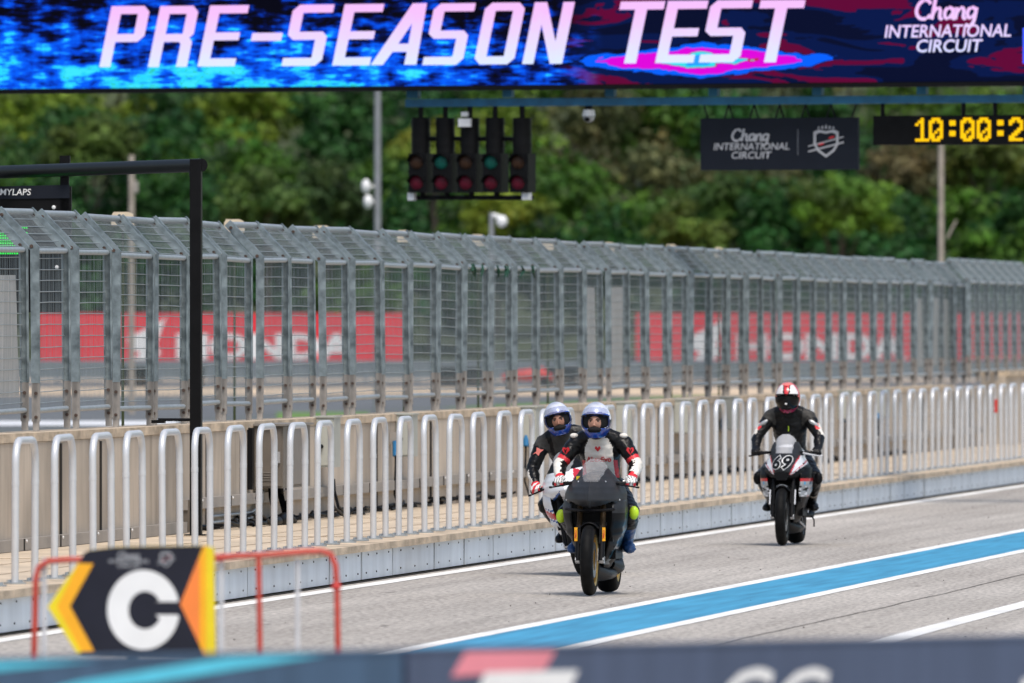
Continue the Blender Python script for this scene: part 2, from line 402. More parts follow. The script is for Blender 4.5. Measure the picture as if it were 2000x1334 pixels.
# trunking along the wall
y1, _ = lane_y(XW, 352); y2, _ = lane_y(XW, 700)
def trunking(name, ya, yb, z, h, label):
    mb = MB(); mb.box((.035, (yb - ya) / 2, 0), (.07, yb - ya, h), 0); yy = .8
    while yy < yb - ya: mb.box((.073, yy, 0), (.006, .05, h * 1.02), 1); mb.ell((.078, yy + .1, h * .3), (.008, .014, .014), 2, 6, 4); yy += 2.0
    o = mb.build(name, [M['trunk'], M['joint'], M['white']], loc=(XW, ya, z)); return tag(o, label, 'trunking')
trunking('cable_trunking', y1, YEND - 1, .595, .10, 'grey cable trunking running along the pit wall behind the hoops, right of the black post')
trunking('cable_trunking', 70, y1 - .02, ZP + .055, .10, 'low grey floor trunking at the foot of the pit wall, left of the black post')
o = MB(); o.box((.06, 0, 0), (.12, .16, .30)); tag(o.build('trunking_end_box', M['cabinet'], loc=(XW, y1 + .1, .49)), 'dark grey box where the wall trunking starts, just left of the black post', 'box')
for z in (.40, .46):
    mb = MB(); ya = lane_y(XW, 400)[0]; yb = lane_y(XW, 498)[0]
    mb.tube([(XW + .03, ya, z), (XW + .03, yb - .5, z), (XW + .06, yb - .1, z + .05), (XW + .08, yb, .66)], .014)
    tag(mb.build('conduit_pipe', M['galvlight'], smooth=40), ('upper' if z > .43 else 'lower') + ' thin grey conduit bending up to the brown cabinet beside the black post', 'pipe', 'conduits below the trunking')
# ------------------------------------------------------------------ white hoops on the kerb
XH = -15.42; HTOP = 1.405 - ZP; HR = .0285; HW = .875
def hoop_mesh():
    pts = []; cr = .17
    pts.append((0, 0, .01)); pts.append((0, 0, HTOP - cr - .15)); pts.append((0, 0, HTOP - cr))
    for k in range(1, 7):
        a = PI / 2 * k / 6; pts.append((0, cr - cr * math.cos(a), HTOP - cr + cr * math.sin(a)))
    for k in range(0, 7):
        a = PI / 2 * k / 6; pts.append((0, HW - cr + cr * math.sin(a), HTOP - cr + cr * math.cos(a)))
    pts.append((0, HW, HTOP - cr - .15)); pts.append((0, HW, .01))
    return pts
h0 = empty('hoop_barrier', cat='hoop', group='white tubular hoops along the walkway edge')
mb = MB(); mb.tube(hoop_mesh(), HR, 12)
for yy in (0, HW): mb.tube([(0, yy, HTOP - .34), (0, yy, HTOP - .30)], HR * 1.06, 12)
mb.build('hoop_tube', M['hoop'], h0, smooth=50)
for yy in (0, HW):
    mb = MB(); mb.tube([(0, yy, 0), (0, yy, .012)], .085, 14)
    for a in range(4):
        q = PI / 4 + a * PI / 2; mb.tube([(.06 * math.cos(q), yy + .06 * math.sin(q), .012), (.06 * math.cos(q), yy + .06 * math.sin(q), .03)], .011, 6)
    mb.build('base_plate', M['galvlight'], h0, smooth=40)
D1 = 96.2 - 1.82 * 2
hl = []
for i in range(58):
    D = D1 + 1.822 * i; yy = (D - 15.42 * ST) / CT
    hl.append(yy)
YP = (118.2 - 17.3 * ST) / CT
def hx(yy):
    D = -ST * XH + CT * yy; r = CT * XH + ST * yy; return 1000 + F * r / D
for i, yy in enumerate(hl):
    o = h0 if i == 0 else copy_tree(h0)
    o.location = (XH + RND.uniform(-.012, .012), yy + RND.uniform(-.03, .03), ZP); o.rotation_euler = (RND.uniform(-.008, .008), RND.uniform(-.008, .008), RND.uniform(-.015, .015)); x = hx(yy); x = x + 22
    if x < 365: n = sum(1 for q in hl if x < hx(q) + 22 < 365); lab = f'white hoop on the walkway edge, {ORD[n]} to the left of the black frame post'
    elif x < 500: n = sum(1 for q in hl if 365 <= hx(q) + 22 < x); lab = f'white hoop on the walkway edge, {ORD[n]} from the black frame post towards the brown cabinet'
    elif x < 1045: n = sum(1 for q in hl if 500 <= hx(q) + 22 < x); lab = f'white hoop, {ORD[n]} of the run from the brown cabinet rightwards to the paired riders'
    elif x < 1240: n = sum(1 for q in hl if 1045 <= hx(q) + 22 < x); lab = f'white hoop seen behind the two front riders, {ORD[n]} from their left'
    elif x < 1480: n = sum(1 for q in hl if 1240 <= hx(q) + 22 < x); lab = f'white hoop between the front riders and rider 69, {ORD[n]} from the front riders'
    elif x < 1605: n = sum(1 for q in hl if 1480 <= hx(q) + 22 < x); lab = f'white hoop partly hidden behind the rider of bike 69, {ORD[n]} from the left'
    else: n = sum(1 for q in hl if 1605 <= hx(q) + 22 < x); lab = f'white hoop to the right of rider 69, {ORD[min(n, 25)]} towards the far end of the lane'
    o['label'] = lab
    if 1930 < x < 1955 or 1945 < x - 0 < 1962:
        pass
jr = min(range(len(hl)), key=lambda i: abs(hx(hl[i]) - 1930))
mb = MB(); mb.tube([(XH, hl[jr] + HW, 1.03), (XH, hl[jr] + HW, 1.22)], HR + .004, 12)
tag(mb.build('red_tape', M['red'], smooth=40), 'red tape wound round a hoop leg near the right edge', 'tape')
# ------------------------------------------------------------------ mesh fence panels on the wall
XF = -17.86; PIT = 2.29; PW = 1.89; KN = 1.60; FT = 1.93; ARM = -.31
def fence_proto(sheeted=False):
    r = empty('mesh_fence_panel', cat='fence panel', group='galvanised mesh fence panels on the pit wall')
    rails = []
    for k, yy in enumerate((0.0, PW)):
        mb = MB(); wx = .076; t = .012 if k else .03
        # channel post: web plus two flanges, the far one open towards the viewer
        if k == 0:
            mb.box((0, yy, (KN + .42) / 2), (wx, .05, KN - .42), 0)
        else:
            mb.box((0, yy + .03, (KN + .42) / 2), (wx, .012, KN - .42), 0)
            mb.box((-wx / 2 + .006, yy, (KN + .42) / 2), (.012, .05, KN - .42), 0); mb.box((wx / 2 - .006, yy, (KN + .42) / 2), (.012, .05, KN - .42), 0)
        mb.box((0, yy, .25), (wx * .92, .045, .34), 1); mb.box((0, yy, .045), (wx * .72, .04, .09), 1)
        for zz in (.12, .33):
            mb.tube([(0.004, yy - .024, zz), (0.004, yy - .042, zz)], .015, 8, 2)
        # leaning arm
        L = math.hypot(ARM, FT - KN) + .05; ang = math.atan2(ARM, FT - KN)
        R = Matrix.Rotation(ang, 3, 'Y')
        c = Vector((ARM / 2, yy, (KN + FT) / 2))
        mb.box(c, (.078, .014, L), 0, R); mb.box(c + R @ Vector((.033, .025, 0)), (.012, .05, L), 0, R)
        for q in (-.38, .38): p = c + R @ Vector((-.005, -.008, L * q)); mb.tube([p, p + Vector((0, -.02, 0))], .016, 8, 2)
        mb.build('post', [M['galv'], M['worn'], M['rust']], r)
    for (x, z, rd) in ((0, .175, .024), (0, KN - .02, .024), (ARM, FT, .03)):
        mb = MB(); mb.tube([(x, .02, z), (x, PW - .02, z)], rd, 8, ref=(0, 0, 1)); mb.build('rail', M['galvlight'], r, smooth=50)
    mb = MB(); wr = random.Random(2)
    nv = 26
    for i in range(nv):
        yy = .05 + (PW - .1) * i / (nv - 1) + wr.uniform(-.006, .006)
        mb.tube([(-.02, yy, .19), (-.02, yy + wr.uniform(-.016, .016), KN)], .00165, 4)
        mb.tube([(-.02, yy, KN), (ARM, yy, FT)], .00165, 4, ref=(0, 1, 0))
    for i in range(15):
        z = .24 + .098 * i; sag = wr.uniform(-.006, .006)
        mb.tube([(-.017, .02, z), (-.017, PW / 2, z + sag), (-.017, PW - .02, z + wr.uniform(-.004, .004))], .0042, 4, ref=(0, 0, 1))
    for i in range(1, 5):
        q = i / 5; mb.tube([(ARM * q, .02, KN + (FT - KN) * q), (ARM * q, PW - .02, KN + (FT - KN) * q)], .0042, 4, ref=(0, 0, 1))
    mb.build('wire_mesh', M['wire'], r)
    return r
fp = fence_proto()
def fence_y(k): return (112.46 + PIT * k - 17.86 * ST) / CT
def fx(yy):
    D = -ST * XF + CT * yy; r = CT * XF + ST * yy; return 1000 + F * r / D
NP = range(-2, 41); fi = 0
sheeted = []
for k in NP:
    yy = fence_y(k); o = fp if fi == 0 else copy_tree(fp); fi += 1
    o.location = (XF + RND.uniform(-.022, .022), yy + RND.uniform(-.03, .03), ZW + RND.uniform(-.008, .008)); o.rotation_euler = (RND.uniform(-.006, .006), RND.uniform(-.012, .012), RND.uniform(-.014, .014)); x = fx(yy + .9)
    cov = (k == -1) or (1150 < x < 1230) or (1783 < x < 1852)
    if cov:
        mb = MB(); zb, zt = .30, 1.36
        if 1150 < x < 1230: zt = 1.40
        n = 10; rings = []
        for i in range(n + 1):
            t = i / n; rings.append([(-.045 + .012 * math.sin(t * 9 + k), .07 + (PW - .16) * t, zb), (-.045 + .012 * math.sin(t * 7 + 2 * k), .07 + (PW - .16) * t, zt)])
        mb.rings(rings, closed=False, cap=False); c = mb.build('cover_sheet', M['sheet'], o, smooth=60)
    if k <= -1: lab = 'mesh fence panel ' + ('closed with a grey sheet below the green display at the left edge' if k == -1 else 'cut by the left edge of the picture')
    elif x < 375: n = sum(1 for q in NP if q >= 0 and x < fx(fence_y(q) + .9) < 375); lab = f'mesh fence panel, {ORD[n]} to the left of the black frame post'
    elif x < 795: n = sum(1 for q in NP if 375 <= fx(fence_y(q) + .9) < x); lab = f'galvanised mesh fence panel, {ORD[n]} to the right of the black frame post'
    elif x < 1150: n = sum(1 for q in NP if 795 <= fx(fence_y(q) + .9) < x); lab = f'galvanised mesh fence panel, {ORD[n]} from the right end of the nearer red hoarding'
    elif x < 1230: n = sum(1 for q in NP if 1150 <= fx(fence_y(q) + .9) < x); lab = f'grey-sheeted mesh fence panel above the front rider, {("left" if n == 0 else "right")} one of two'
    elif x < 1783: n = sum(1 for q in NP if 1230 <= fx(fence_y(q) + .9) < x); lab = f'galvanised mesh fence panel, {ORD[n]} to the right of the sheet-covered pair'
    elif cov: n = sum(1 for q in NP if 1783 < fx(fence_y(q) + .9) < x); lab = f'far mesh fence panel covered with a pale grey sheet, {ORD[n]} of three from the left'
    else: n = sum(1 for q in NP if 1852 <= fx(fence_y(q) + .9) < x); lab = f'far mesh fence panel, {ORD[n]} to the right of the three grey-sheeted far panels'
    o['label'] = lab
    if 885 < x < 1085 and k % 2 == 1 or 940 < x < 985:
        q = random.Random(k)
        for s_ in range(3):
            mb = MB(); y0 = q.uniform(.3, 1.6); mb.tube([(.02, y0, KN + .01), (.035, y0 + q.uniform(-.1, .1), KN - .05), (.03, y0 + q.uniform(-.25, .25), KN - .12)], [.012, .02, .006], 6); mb.build('green_strap', M['strap'], o)
nfar = 8
y0 = lane_y(XF + .4, 1893)[0]
for j in range(nfar):
    o = copy_tree(fp); o.location = (XF + .40, y0 + 1.75 * j, ZW + .04); o.scale = (1, .76, 1)
    o['label'] = f'far mesh fence panel on the stepped-out stretch at the right edge, {ORD[j]} from the step'
# ------------------------------------------------------------------ cabinets, boxes, sockets and cables on the wall
ya, _ = lane_y(XW + .30, 507); yb, _ = lane_y(XW + .30, 612)
root = empty('electrical_cabinet', (XW, ya - 3, 0), label='dark taupe electrical cabinet with louvres and a chrome handle hung on the pit wall', cat='cabinet')
root.location = (XW, lane_y(XW + .3, 553)[0], .68)
mb = MB(); mb.box((.15, .95, .31), (.30, 1.9, .60), 0); mb.box((.15, .95, .625), (.36, 2.0, .02), 1); mb.build('cabinet_body', [M['cabinet'], M['cabinet2']], root)
mb = MB(); mb.box((.155, -.008, .31), (.26, .016, .56), 0)
for i in range(4): mb.box((.14, -.02, .09 + .024 * i), (.09, .012, .010), 1)
mb.build('cabinet_door', [M['cabinet'], M['cabinet2']], root)
mb = MB(); mb.box((.262, -.025, .31), (.022, .03, .11)); mb.build('handle', M['alloy'], root)
mb = MB(); mb.box((.308, .9, .31), (.016, .9, .54)); mb.build('side_panel', M['cabinet2'], root)
mb = MB(); mb.box((.01, -.02, .3), (.085, .12, .6)); 
tag(mb.build('recess_shade', M['black'], loc=(XW + .0, lane_y(XW + .3, 553)[0] - .3, .68)), 'narrow black strip standing in for the shadowed recess left of the taupe cabinet', 'shadow strip')  # black strip stands in for the shadowed recess at the cabinet's end
def grey_box(px, w_, h_, ztop, knob, label, dep=.15):
    yy, D = lane_y(XW + dep, px); r = empty('junction_box', (XW, yy, ztop - h_), label=label, cat='junction box', group='grey junction boxes on the pit wall')
    mb = MB(); mb.box((dep / 2, w_ / 2, h_ / 2), (dep, w_, h_)); mb.box((dep / 2, w_ / 2, h_ + .008), (dep + .03, w_ + .04, .016)); mb.build('box_body', M['boxgrey'], r)
    mb = MB(); mb.box((dep / 2, -.006, h_ / 2), (dep * .84, .012, h_ * .92)); mb.build('box_door', M['boxgrey'], r)
    if knob: mb = MB(); mb.tube([(dep * .35, -.012, h_ * .42), (dep * .35, -.05, h_ * .42)], .022, 8); mb.build('knob', M['black'], r)
grey_box(652, .5, .50, 1.345, True, 'grey-green junction box with a black knob right beside the taupe cabinet', .19)
grey_box(804, .5, .44, 1.33, True, 'grey-green junction box behind hoops, right of the first blue socket', .17)
grey_box(1047, .8, .42, 1.34, False, 'grey-green junction box just left of the two front riders', .19)
grey_box(1232, .7, .45, 1.33, False, 'grey-green junction box just right of the front rider', .19)
grey_box(1345, .7, .42, 1.33, False, 'grey-green junction box behind hoops midway between the riders', .19)
grey_box(1432, .7, .42, 1.33, False, 'grey-green junction box left of the rider of bike 69', .19)
grey_box(1662, .7, .40, 1.33, False, 'pale junction box right of the rider of bike 69', .19)
grey_box(1730, .7, .40, 1.33, False, 'pale junction box far right on the pit wall', .19)
for px, lab in ((775, 'blue power socket on the wall between the taupe cabinet and the riders'), (1029, 'blue power socket just left of the rear rider in the pair'), (1236, 'blue power socket just right of the front rider'),
                (1334, 'blue power socket behind hoops midway between the riders'), (1415, 'blue power socket left of the rider of bike 69'), (1653, 'blue power socket right of the rider of bike 69'), (1716, 'blue power socket farthest to the right along the wall')):
    yy, D = lane_y(XW + .08, px); r = empty('power_socket', (XW, yy, 1.0), label=lab, cat='socket', group='blue power sockets on the pit wall')
    mb = MB(); mb.box((.06, .05, .09), (.12, .1, .12)); mb.build('socket_housing', M['trunk'], r)
    mb = MB(); mb.tube([(.075, 0, .05), (.075, -.05, -.10)], [.042, .034], 10); mb.build('plug', M['socketblue'], r, smooth=40)
    mb = MB(); mb.tube([(.075, -.05, -.1), (.075, -.06, -.2), (.06, -.03, -.5), (.1, .05, -.655)], .011, 6); mb.build('cable', M['black'], r, smooth=60)
rr = random.Random(21)
for ci, px in enumerate((470, 515, 540, 590, 650, 700, 760, 830, 900, 970, 1290, 1380, 1460, 1640, 1760)):
    yy, D = lane_y(XW + .2, px); pts = []
    for i in range(26):
        pts.append((XW + .12 + .10 * math.sin(i * .9 + ci) + rr.uniform(-.05, .05), yy + (i - 13) * .16 + rr.uniform(-.25, .25), ZP + .02 + abs(rr.gauss(0, .035))))
    mb = MB(); mb.tube(pts, .014, 6); o = mb.build('floor_cable', M['black'], smooth=70)
    left = 'left' if px < 1100 else 'right'
    where = {470: 'below the conduits', 515: 'under the left end of the taupe cabinet', 540: 'under the middle of the taupe cabinet', 590: 'under the right end of the taupe cabinet', 650: 'under the knobbed junction box', 700: 'two hoops right of the knobbed box',
             760: 'below the first blue socket', 830: 'right of the first blue socket', 900: 'midway from the first socket to the riders', 970: 'just left of the paired riders', 1290: 'just right of the front rider', 1380: 'between the front riders and rider 69',
             1460: 'just left of bike 69', 1640: 'just right of bike 69', 1760: 'toward the far right end of the wall'}[px]
    tag(o, f'tangled black cable on the walkway {where}', 'cable', 'black cables along the wall foot')
for i, px in enumerate((500, 523, 543, 641, 648)):
    yy, D = lane_y(XW + .1, px); mb = MB(); s_ = rr.uniform(-.1, .1)
    mb.tube([(XW + .12, yy, .72), (XW + .12, yy + s_, .6), (XW + .2, yy - .3 + s_, .45), (XW + .22, yy + .3, ZP + .02)], .016 if i != 2 else .03, 6)
    tag(mb.build('hanging_cable', M['black'], smooth=70), ['thin black cable dropping from the left corner of the taupe cabinet', 'black cable looping below the louvres of the taupe cabinet', 'thick black cable bundle below the taupe cabinet', 'left black cable below the knobbed junction box', 'right black cable below the knobbed junction box'][i], 'cable', 'cables hanging from the boxes')
mb = MB(); yy, D = lane_y(XW + .2, 560); mb.ell((XW + .25, yy - .5, ZP + .05), (.07, .35, .07)); mb.ell((XW + .22, yy - .9, ZP + .04), (.06, .3, .05))
tag(mb.build('cable_bag', M['black'], smooth=60), 'black bag of coiled cable on the walkway under the taupe cabinet', 'bag')
# ------------------------------------------------------------------ black goal frame at the wall
P0 = at(383, 1045, 118.3); PX = P0.x; PYY = P0.y
root = empty('black_frame', (PX, PYY, ZP), label='tall black steel frame post with a long overhead arm at left', cat='frame')
ztop = at(383, 311, 118.3).z
mb = MB(); mb.box((0, 0, (ztop - ZP) / 2), (.104, .104, ztop - ZP)); mb.build('post', M['black'], root)
q = at(-140, 330, 125.4); d = Vector((q.x - PX, q.y - PYY, 0)); e = at(393, 311, 118.3)
mb = MB(); a0 = Vector((.05, 0, ztop - ZP - .055)); b0 = Vector((d.x, d.y, q.z - ZP - .055)); mb.tube([a0, b0], .062, 12, ref=(0, 0, 1)); mb.build('beam', M['black'], root, smooth=50)
u = (b0 - a0).normalized()
mb = MB(); mb.tube([Vector((0, 0, ztop - ZP - .34)), a0 + u * .28], .03, 6); mb.build('gusset', M['black'], root)
mb = MB(); s0 = at(305, 828, 118.3); mb.tube([(0, 0, 1.37 - ZP + .03), (s0.x - PX, .1, 1.37 - ZP + .03)], .016, 6); mb.box((s0.x - PX, .1, 1.37 - ZP + .012), (.12, .1, .03)); mb.build('wall_bracket', M['black'], root)
mb = MB(); mb.box((0, 0, .006), (.2, .2, .012)); mb.build('base_plate', M['black'], root)
# lap display hanging from the frame's arm
DB = 123.4
def bx(px): return (px - 1000) / F * DB
c = at(40, 490, DB); root = empty('timing_display', c, TH, 'black timing display board with green lit digits hanging from the black frame arm', 'display')
kx = DB / F
mb = MB(); mb.box((-30 * kx, .1, 3 * kx), (258 * kx, .2, 246 * kx)); mb.build('display_case', M['black'], root)
mb = MB()
mb.prism([((-165 + 4) * kx, 123 * kx), ((-165 + 4) * kx, 100 * kx), (96 * kx, 103 * kx), (96 * kx, 129 * kx)], -.012, 0, 0); mb.build('title_strip', M['bannernavy'], root)
mb = MB(); mb.box((86 * kx, .05, 126 * kx), (17 * kx, .1, 110 * kx)); mb.build('hanger', M['black'], root)
mb = MB(); mb.box((87 * kx, .0, 167 * kx), (20 * kx, .2, 38 * kx)); mb.build('clamp', M['black'], root)
me = text_mesh('MYLAPS', 17.5 * kx, shear=.12, offset=.0007, align='CENTER'); me.transform(Matrix.Translation((-10.5 * kx, -.016, 109 * kx)) @ UP); from_mesh('maker_lettering', me, M['white'], root)
mb = MB()
for i in range(26):
    for j in range(11):
        if j in (1,): continue
        mb.box((12 * kx - i * 4.6 * kx, -.003, (-6 + 51 - j * 5.0) * kx), (3.1 * kx, .006, 3.1 * kx))
mb.build('green_digits', emat('led_green', (.03, 1.0, .10), 1.1), root)
for (px, py) in ((105, 405), (111, 522), (131, 556)):
    mb = MB(); mb.ell(((px - 40) * kx, -.01, (490 - py) * kx), (4 * kx, .01, 4 * kx), nu=8, nv=6); mb.build('sensor', M['white'], root)
# ------------------------------------------------------------------ riders' bikes
def prof_lerp(rows, z):
    rows = sorted(rows)
    if z <= rows[0][0]: return rows[0][1:]
    for a, b in zip(rows, rows[1:]):
        if z <= b[0]:
            t = (z - a[0]) / (b[0] - a[0]); t = t * t * (3 - 2 * t) * .5 + t * .5
            return tuple(x + (y_ - x) * t for x, y_ in zip(a[1:], b[1:]))
    return rows[-1][1:]
NOSE = [(.695, .15, .14, .24), (.715, .06, .19, .34), (.75, -.03, .232, .40), (.80, -.085, .262, .46), (.85, -.065, .262, .50), (.90, -.02, .246, .50), (.95, .04, .208, .48), (.985, .095, .178, .45), (1.03, .17, .142, .42), (1.065, .23, .116, .41)]
NOSE1 = list(NOSE)
NOSE3 = [(.655, .12, .10, .24), (.675, .03, .16, .34), (.71, -.04, .225, .40), (.765, -.075, .256, .46), (.81, -.070, .246, .50), (.86, -.035, .212, .50), (.91, .02, .188, .48), (.96, .075, .172, .45), (1.02, .15, .150, .43), (1.065, .21, .126, .42)]
CREASE = .34
def fall(q, cr): return (1 - cr) * (1 - math.sqrt(max(0, 1 - q * q))) + cr * q
def nose_y(x, z):
    yf, w_, yb = prof_lerp(NOSE, z); return yf + (yb - yf) * fall(min(1, abs(x) / w_), CREASE)
def nose_out(x, z, d):
    e = .004; n_ = Vector(((nose_y(x + e, z) - nose_y(x - e, z)) / (2 * e), -1, (nose_y(x, z + e) - nose_y(x, z - e)) / (2 * e))).normalized()
    return Vector((x, nose_y(x, z), z)) + n_ * d
def shell(rows, nt=36, nl=26, keep=None, matf=None, crease=CREASE):
    z0, z1 = min(r[0] for r in rows), max(r[0] for r in rows); mb = MB(); G = []
    for i in range(nl + 1):
        z = z0 + (z1 - z0) * i / nl; yf, w_, yb = prof_lerp(rows, z); row = []
        for j in range(nt + 1):
            t = -1 + 2 * j / nt; a = abs(t) * PI / 2
            row.append(Vector((w_ * math.sin(a) * (1 if t >= 0 else -1), yf + (yb - yf) * fall(min(1, math.sin(a)), crease), z)))
        G.append(row)
    idx = {}; 
    def vid(i, j):
        if (i, j) not in idx: idx[(i, j)] = len(mb.v); mb.v.append(tuple(G[i][j]))
        return idx[(i, j)]
    for i in range(nl):
        for j in range(nt):
            c = (G[i][j] + G[i][j + 1] + G[i + 1][j] + G[i + 1][j + 1]) / 4
            t = -1 + 2 * (j + .5) / nt
            if keep and not keep(c, t): continue
            mb.f.append((vid(i, j), vid(i, j + 1), vid(i + 1, j + 1), vid(i + 1, j))); mb.m.append(matf(c) if matf else 0)
    return mb
def solid(o, t, off=-1):
    md = o.modifiers.new('thick', 'SOLIDIFY'); md.thickness = t; md.offset = off; return o
SIDE = [(.80, .250, .20, .86), (.72, .258, .15, .92), (.64, .252, .15, .96), (.54, .224, .18, 1.0), (.44, .186, .24, 1.02), (.34, .140, .33, 1.03), (.25, .095, .44, 1.0), (.18, .03, .56, .94)]
def side_panel(sx, mats, matf, parent, name='side_fairing'):
    mb = MB(); nl, ny = 40, 32; rows = []
    for i in range(nl + 1):
        z = .18 + .62 * i / nl; w_, yf, yb = prof_lerp(SIDE, z); row = []
        for j in range(ny + 1):
            t = j / ny; y_ = yf + (yb - yf) * t
            bulge = (.66 + .34 * math.sin(min(1, t * 4.0) * PI / 2)) * (1 - .16 * max(0, t - .5) * 2)
            crease = .012 * math.exp(-((z - (.50 + .12 * t)) / .03) ** 2)
            row.append(Vector((sx * (w_ * bulge + crease), y_, z)))
        rows.append(row)
    for r in rows: mb.v += [tuple(p) for p in r]
    n = ny + 1
    for i in range(nl):
        for j in range(ny):
            c = (rows[i][j] + rows[i][j + 1] + rows[i + 1][j] + rows[i + 1][j + 1]) / 4
            z, y_ = c.z, c.y
            if .56 < z < .66 and .62 < y_ < .86: continue      # air outlet
            mb.f.append((i * n + j, i * n + j + 1, (i + 1) * n + j + 1, (i + 1) * n + j) if sx < 0 else (i * n + j, (i + 1) * n + j, (i + 1) * n + j + 1, i * n + j + 1)); mb.m.append(matf(c))
    return solid(mb.build(name, mats, parent, smooth=50), .008)
def wheel(parent, name, yc, width, rimmat, R_=.30, front=True):
    hw = width / 2
    o = MB()
    for k in range(5):
        a = 2 * PI * k / 5 + .3
        for s_ in (-.16, .16):
            p0 = Vector((0, .035 * math.cos(a), .035 * math.sin(a))); p1 = Vector((0, .2 * math.cos(a + s_), .2 * math.sin(a + s_)))
            o.tube([p0, p1], [(.02, .016), (.014, .010)], 6)
    o.lathe_x([(-hw * .5, 0.012), (-hw * .5, .045), (hw * .5, .045), (hw * .5, .012)], (0, 0, 0), 20)
    wob = o.build(name, rimmat, parent, smooth=40, loc=(0, yc, R_))
    r = MB(); r.lathe_x([(-hw * .92, .222), (-hw * .78, .196), (0, .190), (hw * .78, .196), (hw * .92, .222), (hw * .80, .222), (0, .205), (-hw * .80, .222)], (0, 0, 0), 48); r.build('rim', rimmat, wob, smooth=40)
    t = MB(); pr = []
    for k in range(13):
        a = -PI / 2 + PI * k / 12; pr.append((hw * math.sin(a), .222 + (R_ - .222) * max(0, math.cos(a)) ** .62))
    pr += [(hw * .80, .216), (0, .21), (-hw * .80, .216)]
    t.lathe_x(pr, (0, 0, 0), 56); t.build('tyre', M['tyre'], wob, smooth=60)
    for sx in ((-1, 1) if front else (1,)):
        d_ = MB(); x = sx * (hw * .5 + .012); d_.lathe_x([(x - .0025, .09), (x - .0025, .15), (x + .0025, .15), (x + .0025, .09)], (0, 0, 0), 32); d_.build('brake_disc', M['steeldisc'], wob, smooth=40)
    return wob
def make_bike(loc, lean, label, kind):
    root = empty('motorcycle', loc, 0, label, 'motorcycle', None); root.rotation_euler = (0, lean, 0)
    rim = M['gold'] if kind == 1 else M['blackrim']
    wheel(root, 'front_wheel', 0, .108, rim); wheel(root, 'rear_wheel', 1.38, .18, rim, .305, False)
    for sx in (-1, 1):
        mb = MB(); mb.tube([(sx * .098, -.01, .29), (sx * .098, .085, .56)], .027, 10, 0); mb.tube([(sx * .098, .08, .54), (sx * .098, .20, .84)], .024, 10, 1)
        mb.tube([(sx * .085, 0, .30), (sx * .12, 0, .30)], .028, 8, 2)
        f = mb.build('fork', [M['satinblack'], M['forkgold'] if kind == 1 else M['satinblack'], M['alloy']], root, smooth=40)
        mb = MB(); mb.box((sx * .088, .075, .335), (.05, .07, .11), 0, Matrix.Rotation(-.35, 3, 'X')); mb.box((sx * .105, .06, .30), (.03, .05, .06), 0); mb.build('brake_caliper', M['alloy'] if kind == 1 else M['satinblack'], f)
        if kind == 1:
            mb = MB(); mb.box((sx * .118, .02, .515), (.026, .004, .115), 0); st = mb.build('fork_sticker', M['amber'], f)
            me = text_mesh('PIRELLI', .022, offset=.0006); me.transform(Matrix.Translation((sx * .118 + .006, .0165, .515)) @ UP @ Matrix.Rotation(PI / 2, 4, 'Z')); from_mesh('sticker_lettering', me, M['red'], f)
        if kind == 3:
            mb = MB(); mb.box((sx * .13, .03, .5), (.012, .01, .16), 0, Matrix.Rotation(-.35, 3, 'X')); mb.build('fork_stripe', M['alloy'], f)
    # front mudguard
    mb = MB(); rings = []
    for k in range(13):
        a = rad(25 + 78 * k / 12); cy, cz = -math.cos(a) * -1, math.sin(a); rings.append([(x * .078, math.cos(a) * -(.318 - .05 * abs(x) ** 2.5) * -1, .30 + math.sin(a) * (.318 - .05 * abs(x) ** 2.5)) for x in np.linspace(-1, 1, 9)])
    mb.rings(rings, closed=False, cap=False); mg = solid(mb.build('front_mudguard', M['satinblack'], root, smooth=50), .005, 0)
    for sx in (-1, 1):
        mb = MB(); mb.box((sx * .085, .07, .50), (.012, .09, .16), 0, Matrix.Rotation(-.35, 3, 'X')); mb.build('mudguard_side', M['satinblack'], mg)
    if kind == 3:
        mb = MB(); mb.tube([(x * .055, -.03 - .03 * (1 - x * x), .606 + .022 * (1 - x * x)) for x in np.linspace(-1, 1, 9)], .005, 6); mb.build('mudguard_badge', M['bikegrey'], mg)
    # fork yoke, radiator, engine
    mb = MB(); mb.box((0, .20, .86), (.26, .07, .04)); mb.box((0, .13, .60), (.26, .06, .03)); mb.build('fork_yoke', M['satinblack'], root)
    mb = MB(); mb.box((0, .36, .55), (.34, .04, .30), 0, Matrix.Rotation(.15, 3, 'X'))
    for i in range(9): mb.box((0, .335, .43 + .027 * i), (.32, .01, .006), 0)
    mb.build('radiator', M['satinblack'], root)
    mb = MB(); mb.box((0, .70, .50), (.34, .52, .40), 0); mb.ell((.0, .62, .36), (.17, .28, .14)); mb.build('engine', M['satinblack'], root, smooth=40)
    mb = MB(); mb.tube([(0, .40, .22), (0, .60, .17), (0, .95, .17), (0, 1.05, .22)], [(.04, .05), (.12, .06), (.13, .06), (.09, .05)], 14); mb.build('belly_pan', M['mattblack'] if kind == 1 else M['satinblack'], root, smooth=50)
    if kind == 1:
        mb = MB(); mb.tube([(.05, .85, .25), (.085, 1.05, .215), (.105, 1.18, .225), (.115, 1.25, .27)], [(.07, .05), (.075, .065), (.06, .06), (.03, .04)], 14); mb.build('exhaust', M['satinblack'], root, smooth=50)
    for sx in (-1, 1):
        mb = MB(); mb.tube([(sx * .10, .98, .38), (sx * .115, 1.38, .305)], [(.022, .045), (.016, .03)], 8); mb.build('swingarm', M['satinblack'] if kind != 1 else M['alloy'], root, smooth=40)
        mb = MB(); mb.tube([(sx * .12, .98, .36), (sx * .25, .99, .365)], .013, 8); mb.build('foot_peg', M['alloy'], root, smooth=40)
